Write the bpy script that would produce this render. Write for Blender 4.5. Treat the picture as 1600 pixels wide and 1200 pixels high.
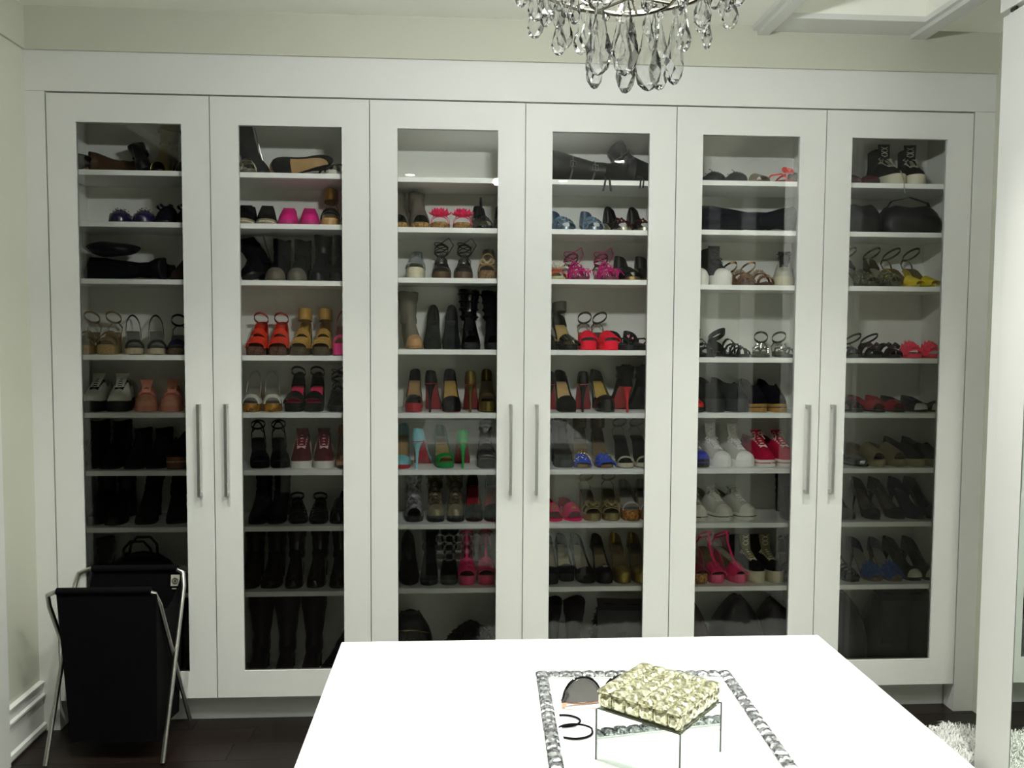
import bpy, bmesh, math, random
from mathutils import Vector, Matrix
random.seed(7)
PI = math.pi
for o in list(bpy.data.objects):
    bpy.data.objects.remove(o)
scene = bpy.context.scene
COL = scene.collection

# ---------------------------------------------------------------- camera
YAW, PIT, ROL = -0.0611, -0.0593, -0.0062
CAM = Vector((-0.2514, -3.3907, 1.5610))
Mc = Matrix.Rotation(YAW, 3, 'Z') @ Matrix.Rotation(PIT, 3, 'X') @ Matrix.Rotation(ROL, 3, 'Y')
cam = bpy.data.cameras.new('camera')
cam.sensor_width = 36.0
cam.lens = 1350 / 1600 * 36
cam.clip_start = 0.02
camo = bpy.data.objects.new('camera', cam)
COL.objects.link(camo)
rt, fw, up = Mc.col[0], Mc.col[1], Mc.col[2]
m3 = Matrix((rt, up, -fw)).transposed()
camo.matrix_world = Matrix.Translation(CAM) @ m3.to_4x4()
scene.camera = camo

# ---------------------------------------------------------------- world, light, exposure
world = bpy.data.worlds.new('world')
scene.world = world
world.use_nodes = True
world.node_tree.nodes['Background'].inputs[0].default_value = (1.0, 0.98, 0.93, 1)
world.node_tree.nodes['Background'].inputs[1].default_value = 0.0
vs = scene.view_settings
vs.view_transform = 'Standard'
vs.look = 'None'
vs.gamma = 1.0
vs.use_curve_mapping = False
vs.exposure = 0.50
WARM = (0.985, 1.0, 0.93)
SPOT_POWER = 80.0
BULB_POWER = 7.3
# recessed downlights: x, y (the ceiling is at 2.76); the last two are added to brighten the end doors
SPOTS = [(-0.63, -3.28), (0.56, -3.43), (0.86, -2.62), (-0.50, -1.25), (0.62, -1.25), (-1.22, -1.35), (1.28, -1.30)]
SPOT_GAIN = [1, 1, 1, .9, .9, 1.75, 1.65]
COOL = (0.96, 0.99, 1.03)

# ---------------------------------------------------------------- helpers
def lin(c):
    if isinstance(c, str):
        c = [int(c[i:i+2], 16) / 255 for i in (0, 2, 4)]
    return tuple(x / 12.92 if x <= 0.04045 else ((x + 0.055) / 1.055) ** 2.4 for x in c) + (1.0,)

MATS = {}
KIND = {  # roughness, metallic, noise scale, colour variation, bump, coat
    'leather': (0.42, 0, 60, .25, .15, 0), 'patent': (0.10, 0, 20, .10, .02, .5), 'suede': (0.95, 0, 220, .35, .25, 0),
    'fabric': (0.9, 0, 350, .25, .3, 0), 'canvas': (0.9, 0, 500, .18, .3, 0), 'metal': (0.22, 1, 40, .12, .03, 0),
    'foil': (0.33, .85, 90, .3, .25, 0), 'rubber': (0.6, 0, 60, .10, .05, 0), 'paint': (0.38, 0, 3, .02, .01, 0),
    'satin': (0.35, 0, 60, .15, .05, 0), 'wall': (0.7, 0, 4, .03, .02, 0), 'cork': (0.8, 0, 160, .75, .25, 0),
    'rope': (0.9, 0, 130, .5, .5, 0), 'snake': (0.3, .35, 70, .9, .3, 0), 'glitter': (0.25, .8, 400, .9, .8, 0),
    'wood': (0.45, 0, 20, .4, .1, 0), 'fur': (0.95, 0, 30, .12, 0, 0), 'plain': (0.5, 0, 10, .0, 0, 0),
}
def mat(kind, c, rough=None):
    key = (kind, str(c), rough)
    if key in MATS:
        return MATS[key]
    r, me, ns, cv, bu, coat = KIND[kind]
    m = bpy.data.materials.new('%s_%s' % (kind, len(MATS)))
    m.use_nodes = True
    nt = m.node_tree
    b = nt.nodes['Principled BSDF']
    b.inputs['Roughness'].default_value = r if rough is None else rough
    b.inputs['Metallic'].default_value = me
    if coat:
        b.inputs['Coat Weight'].default_value = coat
        b.inputs['Coat Roughness'].default_value = .05
    col = lin(c)
    if max(col[:3]) < .035:      # black leathers and cloths: keep them properly black
        col = tuple(x * .45 for x in col[:3]) + (1,)
    if kind in ('suede', 'fabric', 'canvas', 'fur'):
        b.inputs['Specular IOR Level'].default_value = .12
    elif kind == 'leather':
        b.inputs['Specular IOR Level'].default_value = .32
    tc = nt.nodes.new('ShaderNodeTexCoord')
    nz = nt.nodes.new('ShaderNodeTexVoronoi' if kind in ('glitter', 'snake', 'cork') else 'ShaderNodeTexNoise')
    nz.inputs['Scale'].default_value = ns
    mp = nt.nodes.new('ShaderNodeMapping')
    if kind == 'wood':
        mp.inputs['Scale'].default_value = (.6, 6, 6)
    nt.links.new(tc.outputs['Object'], mp.inputs[0])
    nt.links.new(mp.outputs[0], nz.inputs['Vector'])
    mx = nt.nodes.new('ShaderNodeMix')
    mx.data_type = 'RGBA'
    k = 1 - cv
    mx.inputs[6].default_value = (col[0] * k, col[1] * k, col[2] * k, 1)
    k = 1 + cv * .5
    mx.inputs[7].default_value = (min(1, col[0] * k), min(1, col[1] * k), min(1, col[2] * k), 1)
    if nz.bl_idname.endswith('Voronoi'):
        sp = nt.nodes.new('ShaderNodeSeparateColor')
        nt.links.new(nz.outputs['Color'], sp.inputs[0])
        src = sp.outputs[0]
    else:
        src = nz.outputs[0]
    nt.links.new(src, mx.inputs[0])
    nt.links.new(mx.outputs[2], b.inputs['Base Color'])
    if bu:
        bp = nt.nodes.new('ShaderNodeBump')
        bp.inputs['Strength'].default_value = bu
        bp.inputs['Distance'].default_value = .002
        nt.links.new(src, bp.inputs['Height'])
        nt.links.new(bp.outputs[0], b.inputs['Normal'])
    MATS[key] = m
    return m

def glass_mat(name, tint, ior=1.5, refr=0.0, rough=0.0):
    """clear pane / crystal: Fresnel reflection over a transparent (and partly refracting) body"""
    m = bpy.data.materials.new(name)
    m.use_nodes = True
    nt = m.node_tree
    nt.nodes.remove(nt.nodes['Principled BSDF'])
    out = nt.nodes['Material Output']
    tr = nt.nodes.new('ShaderNodeBsdfTransparent')
    tr.inputs[0].default_value = tint
    gl = nt.nodes.new('ShaderNodeBsdfGlossy')
    gl.inputs['Roughness'].default_value = rough
    fr = nt.nodes.new('ShaderNodeFresnel')
    fr.inputs[0].default_value = ior
    body = tr
    if refr:
        rf = nt.nodes.new('ShaderNodeBsdfRefraction')
        rf.inputs['IOR'].default_value = ior
        rf.inputs['Color'].default_value = tint
        rf.inputs['Roughness'].default_value = 0
        mb = nt.nodes.new('ShaderNodeMixShader')
        mb.inputs[0].default_value = refr
        nt.links.new(tr.outputs[0], mb.inputs[1])
        nt.links.new(rf.outputs[0], mb.inputs[2])
        body = mb
    mx = nt.nodes.new('ShaderNodeMixShader')
    nt.links.new(fr.outputs[0], mx.inputs[0])
    nt.links.new(body.outputs[0], mx.inputs[1])
    nt.links.new(gl.outputs[0], mx.inputs[2])
    nt.links.new(mx.outputs[0], out.inputs[0])
    return m

def mirror_mat(name, c, rough=0.01):
    m = bpy.data.materials.new(name)
    m.use_nodes = True
    b = m.node_tree.nodes['Principled BSDF']
    b.inputs['Base Color'].default_value = lin(c)
    b.inputs['Metallic'].default_value = 1
    b.inputs['Roughness'].default_value = rough
    return m

def emit_mat(name, c, s):
    m = bpy.data.materials.new(name)
    m.use_nodes = True
    b = m.node_tree.nodes['Principled BSDF']
    b.inputs['Base Color'].default_value = (.9, .9, .9, 1)
    b.inputs['Emission Color'].default_value = tuple(c) + (1,)
    b.inputs['Emission Strength'].default_value = s
    return m

class MB:
    """collects shapes into one mesh"""
    def __init__(self):
        self.v, self.f = [], []
    def add(self, vs, fs):
        n = len(self.v)
        self.v += [tuple(p) for p in vs]
        self.f += [tuple(i + n for i in f) for f in fs]
        return self
    def box(self, x0, x1, y0, y1, z0, z1):
        return self.add([(x0, y0, z0), (x1, y0, z0), (x1, y1, z0), (x0, y1, z0), (x0, y0, z1), (x1, y0, z1), (x1, y1, z1), (x0, y1, z1)],
                        [(0, 3, 2, 1), (4, 5, 6, 7), (0, 1, 5, 4), (1, 2, 6, 5), (2, 3, 7, 6), (3, 0, 4, 7)])
    def loft(self, rings, caps=True, closed=True):
        n = len(rings[0])
        vs = [p for r in rings for p in r]
        fs = []
        for i in range(len(rings) - 1):
            for j in range(n if closed else n - 1):
                k = (j + 1) % n
                fs.append((i * n + j, i * n + k, (i + 1) * n + k, (i + 1) * n + j))
        if caps and closed:
            fs.append(tuple(range(n - 1, -1, -1)))
            fs.append(tuple((len(rings) - 1) * n + j for j in range(n)))
        return self.add(vs, fs)
    def tube(self, pts, r, n=6, closed=False):
        pts = [Vector(p) for p in pts]
        rs = r if isinstance(r, (list, tuple)) else [r] * len(pts)
        rings = []
        prev = None
        N = len(pts)
        for i, p in enumerate(pts):
            if closed:
                t = (pts[(i + 1) % N] - pts[i - 1])
            else:
                t = pts[min(i + 1, N - 1)] - pts[max(i - 1, 0)]
            if t.length < 1e-9:
                t = Vector((0, 0, 1))
            t.normalize()
            if prev is None:
                a = Vector((0, 0, 1)) if abs(t.z) < .9 else Vector((1, 0, 0))
                nx = t.cross(a).normalized()
            else:
                nx = (prev - t * prev.dot(t))
                nx = nx.normalized() if nx.length > 1e-6 else t.orthogonal().normalized()
            prev = nx
            ny = t.cross(nx)
            rings.append([p + (nx * math.cos(2 * PI * k / n) + ny * math.sin(2 * PI * k / n)) * rs[i] for k in range(n)])
        if closed:
            rings.append(rings[0])
            return self.loft(rings, caps=False)
        return self.loft(rings)
    def ribbon(self, pts, wid, th=.0022):
        """flat band: pts along the band, wid = width vectors (one or per point)"""
        pts = [Vector(p) for p in pts]
        if not isinstance(wid, list):
            wid = [wid] * len(pts)
        rings = []
        for i, p in enumerate(pts):
            t = (pts[min(i + 1, len(pts) - 1)] - pts[max(i - 1, 0)]).normalized()
            w = Vector(wid[i])
            n = t.cross(w).normalized() * th * .5
            rings.append([p - w * .5 - n, p + w * .5 - n, p + w * .5 + n, p - w * .5 + n])
        return self.loft(rings)
    def ball(self, c, r, nu=8, nv=5, sx=1, sy=1, sz=1):
        rings = []
        for i in range(nv + 1):
            a = -PI / 2 + PI * i / nv
            rr = max(math.cos(a), .02) * r
            rings.append([(c[0] + sx * rr * math.cos(2 * PI * j / nu), c[1] + sy * rr * math.sin(2 * PI * j / nu), c[2] + sz * r * math.sin(a)) for j in range(nu)])
        return self.loft(rings)
    def lathe(self, prof, n=12, c=(0, 0, 0)):
        return self.loft([[(c[0] + r * math.cos(2 * PI * j / n), c[1] + r * math.sin(2 * PI * j / n), c[2] + z) for j in range(n)] for r, z in prof])
    def mesh(self, name, m, smooth=True, solid=0, bevel=0, angle=40):
        me = bpy.data.meshes.new(name)
        me.from_pydata(self.v, [], self.f)
        bm = bmesh.new()
        bm.from_mesh(me)
        bmesh.ops.remove_doubles(bm, verts=bm.verts, dist=2e-5)
        bmesh.ops.dissolve_degenerate(bm, dist=1e-6, edges=bm.edges)
        if solid:
            bmesh.ops.recalc_face_normals(bm, faces=bm.faces)
            bmesh.ops.solidify(bm, geom=bm.faces[:], thickness=solid)
        if bevel:
            bmesh.ops.bevel(bm, geom=bm.edges[:], offset=bevel, segments=2, affect='EDGES', profile=.5)
        bmesh.ops.recalc_face_normals(bm, faces=bm.faces)
        bm.to_mesh(me)
        bm.free()
        if smooth:
            me.shade_smooth()
            me.set_sharp_from_angle(angle=math.radians(angle))
        me.materials.append(m)
        return me
    def build(self, name, m, parent=None, **kw):
        o = bpy.data.objects.new(name, self.mesh(name, m, **kw))
        COL.objects.link(o)
        if parent:
            o.parent = parent
        return o

def tag(o, label=None, cat=None, group=None, kind=None):
    for k, v in (('label', label), ('category', cat), ('group', group), ('kind', kind)):
        if v:
            o[k] = v
    return o
def empty(name, loc=(0, 0, 0), rz=0):
    o = bpy.data.objects.new(name, None)
    COL.objects.link(o)
    o.location = loc
    o.rotation_euler = (0, 0, rz)
    o.empty_display_size = .05
    return o
def inst(src, parent=None, loc=None, rot=None):
    """copy of one object sharing its mesh"""
    o = src.copy()
    COL.objects.link(o)
    o.parent = parent
    if loc is not None:
        o.location = loc
    if rot is not None:
        o.rotation_euler = rot
    return o
def dup(root, parent=None):
    r = root.copy()
    COL.objects.link(r)
    r.parent = parent
    for ch in list(root.children):
        dup(ch, r)
    return r
def lerp(a, b, t):
    return a + (b - a) * t
def sm(t):
    t = min(1, max(0, t))
    return t * t * (3 - 2 * t)
def interp(tab, u):
    for i in range(len(tab) - 1):
        if u <= tab[i + 1][0]:
            a, b = tab[i], tab[i + 1]
            return lerp(a[1], b[1], (u - a[0]) / (b[0] - a[0] + 1e-12))
    return tab[-1][1]

# ---------------------------------------------------------------- materials of the room
WHITE = mat('paint', 'd5d6cf', .5)
LACQUER = mat('paint', 'e7e8e2', .45)
WALLW = mat('wall', 'c6c7b5')
CEIL = mat('wall', 'f2f2e6')
INNER = mat('paint', 'e8e9de', .6)
SHELFW = mat('paint', 'f2f3ec', .5)
COUNTER = mat('paint', 'f4f4f2', .12)
CHROME = mat('metal', 'c9c9c4', .42)
STEEL = mirror_mat('steel', 'b9b7b0', .3)
MIRROR = mirror_mat('mirror', 'dfe8e2', .005)
PANE = glass_mat('pane_glass', (.99, .993, .985, 1), 1.42)
CRYSTAL = glass_mat('crystal', (1, 1, 1, 1), 1.5, .10)
DARKGAP = mat('plain', '2a2a20')

# ================================================================= the room
def structure(mb, name, m, label=None, **kw):
    o = mb.build(name, m, **kw)
    o['kind'] = 'structure'
    if label:
        o['label'] = label
    return o
XL, XR, YB, ZC = -1.877, 1.886, -5.2, 2.76
structure(MB().box(XL - .1, XL, -.42, .4, 0, ZC).box(XL - .1, XL, YB, -.42, 2.55, ZC).box(XL - .1, XL, YB, -5.0, 0, 2.55), 'wall_left', WALLW, 'cream painted left wall with a made-up wide opening nearer the camera')  # opening added so the left panes mirror darkness
DIM = mat('wall', '3a3833')  # darkness put into the colour of an added, unseen room
structure(MB().box(-4.2, -4.1, YB, .3, 0, 2.6).box(-4.2, XL - .1, YB - .1, YB, 0, 2.6).box(-4.2, XL - .1, .3, .4, 0, 2.6).box(-4.2, XL - .1, YB - .1, .4, 2.6, 2.7).box(-4.2, XL - .1, YB - .1, .4, -.06, -.012), 'wall_adjoining', DIM, 'dark-coloured walls of a made-up adjoining room')
structure(MB().box(XR, XR + .1, YB, .4, 0, ZC), 'wall_right', WALLW, 'cream painted right wall beside the last cabinet')
structure(MB().box(XL - .1, XR + .1, .34, .44, 0, ZC), 'wall_front', WALLW, 'wall behind the shoe cabinets')
# back wall with a doorway, made up unseen for the glass to reflect
DX0, DX1, DZ = -.30, .62, 2.10
bw = MB().box(XL, DX0, YB - .12, YB, 0, ZC).box(DX1, XR, YB - .12, YB, 0, ZC).box(DX0, DX1, YB - .12, YB, DZ, ZC)
structure(bw, 'wall_back', WALLW, 'made-up back wall with the doorway, seen only in reflections')
t = MB().box(DX0 - .11, DX0, YB, YB + .025, 0, DZ + .11).box(DX1, DX1 + .11, YB, YB + .025, 0, DZ + .11).box(DX0, DX1, YB, YB + .025, DZ, DZ + .11)
structure(t, 'trim_1', WHITE, 'white casing round the made-up doorway')
hall = MB().box(DX0 - .6, DX0 - .5, YB - 1.6, YB - .12, 0, 2.5).box(DX1 + .5, DX1 + .6, YB - 1.6, YB - .12, 0, 2.5)
hall.box(DX0 - .6, DX1 + .6, YB - 1.7, YB - 1.6, 0, 2.5).box(DX0 - .6, DX1 + .6, YB - 1.7, YB - .12, 2.5, 2.6)
structure(hall, 'wall_hall', mat('wall', '5a564c'), 'dark-coloured walls of a made-up hallway beyond the doorway')  # hall added unseen; its dimness is put into the wall colour

# floor: dark stained oak planks over a slab
fl = MB().box(XL - .1, XR + .1, YB - 1.7, .44, -.06, -.012)
floor = structure(fl, 'floor', mat('wood', '231a15'), 'dark stained hardwood floor')
PLANK = [mat('wood', c, .38) for c in ('2a1d18', '241813', '30211a', '271b16')]
pw, gap = .127, .0016
row = 0
y = .36
while y > -3.6:
    x = XL - random.uniform(0, 1.1)
    while x < XR:
        ln = random.uniform(.9, 1.7)
        x0, x1 = max(x, XL), min(x + ln, XR)
        if x1 - x0 > .06:
            o = MB().box(x0, x1 - gap, y - pw + gap, y, -.012, 0).build('plank', random.choice(PLANK), floor, smooth=False, bevel=.0008)
        x += ln
    y -= pw
    row += 1

# ceiling with a sunken coffer at the right, framed by beams
CX0, CX1, CY0, CY1, CH = .97, 1.50, -2.6, -.16, .085
cb = MB().box(XL - .1, CX0, YB, .44, ZC, ZC + .02).box(CX1, XR + .1, YB, .44, ZC, ZC + .02)
cb.box(CX0, CX1, CY1, .44, ZC, ZC + .02).box(CX0, CX1, YB, CY0, ZC, ZC + .02)
cb.box(CX0 - .02, CX1 + .02, CY0 - .02, CY1 + .02, ZC + CH, ZC + CH + .02)
cb.box(CX0 - .02, CX0, CY0 - .02, CY1 + .02, ZC + .02, ZC + CH).box(CX1, CX1 + .02, CY0 - .02, CY1 + .02, ZC + .02, ZC + CH)
cb.box(CX0, CX1, CY1, CY1 + .02, ZC + .02, ZC + CH).box(CX0, CX1, CY0 - .02, CY0, ZC + .02, ZC + CH)
structure(cb, 'ceiling', CEIL, 'white ceiling with a sunken coffer', smooth=False)
def beam(x0, x1, y0, y1, d=.035):
    # moulded beam underside: a stepped profile
    b = MB()
    w = .02
    if (x1 - x0) < (y1 - y0):
        b.box(x0, x1, y0, y1, ZC - d * .55, ZC).box(x0 + w, x1 - w, y0, y1, ZC - d, ZC - d * .55)
    else:
        b.box(x0, x1, y0, y1, ZC - d * .55, ZC).box(x0, x1, y0 + w, y1 - w, ZC - d, ZC - d * .55)
    return b
structure(beam(CX0 - .085, CX0, CY0 - .2, -.012), 'trim_2', WHITE, 'white ceiling beam left of the coffer', smooth=False)
structure(beam(CX1, CX1 + .10, CY0 - .2, -.012), 'trim_3', WHITE, 'white ceiling beam right of the coffer', smooth=False)
structure(MB().box(CX0, CX1, CY1, -.012, ZC - .02, ZC), 'trim_4', WHITE, 'short white beam at the cabinet end of the coffer', smooth=False)

# boards above the cabinets, fillers at both ends, toe space
structure(MB().box(XL, XR, 0, .34, 2.4535, 2.602), 'trim_5', WHITE, 'flat white fascia board above the cabinet doors', smooth=False)
structure(MB().box(XL, XR, -.012, .34, 2.602, ZC), 'trim_6', mat('wall', 'bdbeac'), 'frieze board under the ceiling', smooth=False)
structure(MB().box(XL, -1.8035, 0, .34, 0, 2.4525), 'trim_7', WHITE, 'white filler strip left of the cabinets', smooth=False)
structure(MB().box(1.8035, XR, 0, .34, 0, 2.4525), 'trim_8', WHITE, 'white filler strip right of the cabinets', smooth=False)
structure(MB().box(XL, XL + .012, -3.6, -.012, 2.602, ZC), 'trim_9', mat('wall', 'bdbeac'), 'frieze board on the left wall', smooth=False)
structure(MB().box(XL, XL + .03, -.42, -.285, 0, 2.602), 'trim_10', WHITE, 'door casing at the near end of the left wall', smooth=False)
# left baseboard, three-step profile
prof = [(0, 0), (.016, 0), (.016, .012), (.024, .012), (.024, .03), (.014, .036), (.014, .135), (.022, .139), (.022, .147), (.012, .152), (.012, .186), (.018, .190), (.018, .196), (0, .2)]
structure(MB().loft([[(XL + a, -.285, z) for a, z in prof], [(XL + a, 0, z) for a, z in prof]]), 'baseboard_left', WHITE, 'tall white moulded baseboard on the left wall', smooth=False)

# ================================================================= shoe cabinets
SEAM = [-1.8, -1.1988, -.597, .0025, .5965, 1.1975, 1.8005]
SH1 = [2.171, 1.976, 1.758, 1.466, 1.242, 1.015, .792, .530, .140]
SH2 = [2.164, 1.970, 1.774, 1.493, 1.241, 1.014, .796, .536, .140]
SHELF = {1: SH1, 2: SH1, 3: SH2, 4: SH2, 5: SH1, 6: SH1}
ZB, ZT, ST = .117, 2.447, .106
Z0, Z1 = .223, 2.342
YS, YK = .030, .312          # shelf front, back panel
CLAB = ['white built-in shoe cabinet with glass doors at the left', 'white built-in shoe cabinet with glass doors in the middle', 'white built-in shoe cabinet with glass doors at the right']
DLAB = {1: 'left door', 2: 'right door'}
for c in range(3):
    xa, xm, xb = SEAM[2 * c], SEAM[2 * c + 1], SEAM[2 * c + 2]
    root = empty('shoe_cabinet', ((xa + xb) / 2, .16, 0))
    tag(root, CLAB[c], 'cabinet', 'built-in shoe cabinets')
    def part(mb, name, m, par=root, off=((xa + xb) / 2, .16, 0), **kw):
        mb.v = [(p[0] - off[0], p[1] - off[1], p[2] - off[2]) for p in mb.v]
        return mb.build(name, m, par, **kw)
    t = .018
    part(MB().box(xa + .001, xa + t, .022, YK, ZB, 2.452), 'side_panel', INNER, smooth=False)
    part(MB().box(xb - t, xb - .001, .022, YK, ZB, 2.452), 'side_panel', INNER, smooth=False)
    part(MB().box(xm - t / 2, xm + t / 2, .022, YK, ZB, 2.44), 'divider', INNER, smooth=False)
    part(MB().box(xa + .001, xb - .001, YK, YK + .012, .0, 2.452), 'back_panel', INNER, smooth=False)
    part(MB().box(xa + t, xb - t, .022, YK, 2.434, 2.452), 'top_panel', INNER, smooth=False)
    part(MB().box(xa + t, xb - t, .022, YK, ZB, .140), 'bottom_panel', INNER, smooth=False)
    part(MB().box(xa + .001, xb - .001, .075, .093, 0, ZB), 'toe_kick', WHITE, smooth=False)
    for d in (1, 2):
        k = 2 * c + d
        a, b = (xa + t, xm - t / 2) if d == 1 else (xm + t / 2, xb - t)
        for z in SHELF[k][:8]:
            part(MB().box(a + .0005, b - .0005, YS, YK - .001, z - .020, z), 'shelf', SHELFW, smooth=False, bevel=.0012)
        a, b = SEAM[k - 1] + .0018, SEAM[k] - .0018
        off = ((a + b) / 2 - (xa + xb) / 2, -.16, ZB)
        door = empty('door', off)
        door.parent = root
        do = ((a + b) / 2, 0, ZB)
        part(MB().box(a, a + ST - .002, 0, .020, ZB, ZT), 'stile', WHITE, door, do, smooth=False)
        part(MB().box(b - ST + .002, b, 0, .020, ZB, ZT), 'stile', WHITE, door, do, smooth=False)
        part(MB().box(a + ST - .002, b - ST + .002, 0, .020, ZB, Z0), 'rail', WHITE, door, do, smooth=False)
        part(MB().box(a + ST - .002, b - ST + .002, 0, .020, Z1, ZT), 'rail', WHITE, door, do, smooth=False)
        part(MB().box(a + ST - .002, b - ST + .002, .009, .013, Z0, Z1), 'glass_pane', PANE, door, do, smooth=False)
        hx = b - .0495 if d == 1 else a + .0495
        h = MB().box(hx - .0055, hx + .0055, -.033, -.022, .922, 1.280)
        h.box(hx - .0055, hx + .0055, -.024, .001, .922, .934).box(hx - .0055, hx + .0055, -.024, .001, 1.268, 1.280)
        part(h, 'handle', CHROME, door, do, smooth=False)
# ================================================================= shoes
ROUND = [(0, .0), (.012, .33), (.04, .60), (.09, .80), (.16, .93), (.25, 1), (.35, .98), (.46, .86), (.58, .74), (.70, .70), (.82, .70), (.90, .64), (.955, .50), (.987, .28), (1, 0)]
POINT = [(0, .0), (.012, .10), (.04, .24), (.09, .45), (.16, .72), (.25, .95), (.35, 1), (.46, .88), (.58, .74), (.70, .68), (.82, .68), (.90, .62), (.955, .48), (.987, .27), (1, 0)]
SQUARE = [(0, .0), (.006, .55), (.03, .78), (.09, .90), (.16, .96), (.25, 1), (.35, .98), (.46, .88), (.58, .78), (.70, .75), (.82, .75), (.90, .70), (.955, .55), (.987, .32), (1, 0)]
UST = [p[0] for p in ROUND]
class Last:
    """the shape a shoe is built on; u runs from the toe (0) to the heel (1)"""
    def __init__(s, L=.24, W=.042, p=.01, h=.015, toe='round'):
        s.L, s.W, s.p, s.h = L, W, p, h
        s.out = {'round': ROUND, 'point': POINT, 'square': SQUARE}[toe]
        s.us = [q[0] for q in s.out]
    def y(s, u): return (u - .5) * s.L
    def w(s, u): return interp(s.out, u) * s.W
    def z(s, u):
        return s.p + (s.h - s.p) * sm((u - .30) / .52) + .004 * max(0, .12 - u) / .12
    def stations(s, u0=0, u1=1):
        return [u0] + [u for u in s.us if u0 + .004 < u < u1 - .004] + [u1]

def foot_h(u):
    return interp([(0, .016), (.1, .027), (.2, .036), (.35, .050), (.5, .066), (.65, .082), (1, .09)], u)

def sole_mb(l, zt, zb, k=1.0, u0=0, u1=1, bulge=.0):
    rings = []
    for u in l.stations(u0, u1):
        w = max(l.w(u) * k, .0006)
        y = l.y(.5 + (u - .5) * (1 + .02 * (k > 1.02)))
        a, b = zt(u), zb(u)
        m = (a + b) / 2
        rings.append([(-w, y, a), (w, y, a), (w * (1 + bulge), y, m), (w * .97, y, b), (-w * .97, y, b), (-w * (1 + bulge), y, m)])
    return MB().loft(rings)

def upper_mb(l, H, S, u0=0, uo=.4, u1=1.0, k=1.0, base=None, K=6, extra=.0):
    """closed upper from u0; beyond uo it opens and only the sides stand, S(u) high"""
    mb = MB()
    base = base or l.z
    us = sorted(set(l.stations(u0, u1) + [u for u in (uo, uo + .03, uo + .07, uo + .12) if u0 < u < u1]))
    for sx in (-1, 1):
        rings = []
        for u in us:
            h = H(u)
            s = h if u <= uo else min(h, lerp(h, S(u), sm((u - uo) / .10 + .25)))
            fm = PI / 2 if u <= uo else math.asin(max(.05, min(1, s / h)))
            w, y, z = l.w(u) * k + extra, l.y(u), base(u)
            if u >= .999 or u <= .001:
                w = .0
            ring = []
            for j in range(K + 1):
                f = fm * j / K
                ring.append((sx * w * max(0, math.cos(f)) ** .8, y, z + h * math.sin(f)))
            rings.append(ring)
        mb.loft(rings, caps=False, closed=False)
    return mb

def strap_mb(l, straps, hk=1.0, k=1.03, n=9, mb=None):
    mb = mb or MB()
    for st in straps:
        uL, uR, wd = st[:3]
        hh = st[3] if len(st) > 3 else 1.0
        pts, ws = [], []
        for j in range(n):
            f = PI * j / (n - 1)
            s = (1 - math.cos(f)) / 2
            u = lerp(uL, uR, s)
            w = l.w(u) * k
            pts.append((-w * math.cos(f), l.y(u), l.z(u) - .002 + foot_h(u) * hk * hh * math.sin(f) ** .8))
            ws.append((0, wd, wd * .35 * math.sin(f) + (l.h - l.p) * .9 * wd / l.L * 1.2 * (u > .3)))
        mb.ribbon(pts, ws)
    return mb

def ankle_mb(l, wd=.009, zk=.060, rx=.028, ry=.042, tilt=-.022, loop=True, u=.80):
    mb = MB()
    zc, yc = l.z(u) + zk, l.y(u)
    n = 16
    rings = []
    for j in range(n + 1):
        f = 2 * PI * j / n
        c, s = math.cos(f), math.sin(f)
        z = zc + tilt * s
        x, y = rx * c, yc + ry * s
        ox, oy = .0011 * c, .0011 * s
        rings.append([(x - ox, y - oy, z - wd / 2), (x + ox, y + oy, z - wd / 2), (x + ox, y + oy, z + wd / 2), (x - ox, y - oy, z + wd / 2)])
    mb.loft(rings, caps=False)
    if loop:   # stay from the heel seat up to the ankle strap
        for sx in (-1, 1):
            mb.ribbon([(sx * l.w(.90), l.y(.90), l.z(.95)), (sx * .026, l.y(.955), l.z(1) + zk * .35), (sx * .012, yc + ry * .92, zc + tilt)], (0, .008, .004))
    return mb

def heel_mb(l, kind):
    mb = MB()
    h = l.h - .003
    if kind == 'stiletto':
        prof = [(0, .0050), (.02, .0046), (.35, .0052), (.6, .0075), (.8, .0125), (.93, .020), (1, .0245)]
        cu = lambda t: lerp(.955, .905, sm(t))
        fy = 1.0
    elif kind == 'cone':
        prof = [(0, .010), (.3, .012), (.6, .016), (.85, .022), (1, .025)]
        cu = lambda t: lerp(.93, .90, t)
        fy = 1.0
    else:
        prof = [(0, .0245), (.5, .0245), (.85, .026), (1, .0275)]
        cu = lambda t: lerp(.885, .875, t)
        fy = 1.0
    rings = []
    n = 10
    for t, r in prof:
        yc = l.y(cu(t))
        z = h * t - (.0 if t < 1 else .001)
        ring = []
        for j in range(n):
            f = 2 * PI * j / n
            dy = math.sin(f) * r * fy
            zz = z
            if t > .9:
                zz = min(z, l.z(min(1, max(0, .5 + (yc + dy) / l.L))) - .002)
            ring.append((math.cos(f) * r, yc + dy, zz))
        rings.append(ring)
    return mb.loft(rings)

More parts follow.
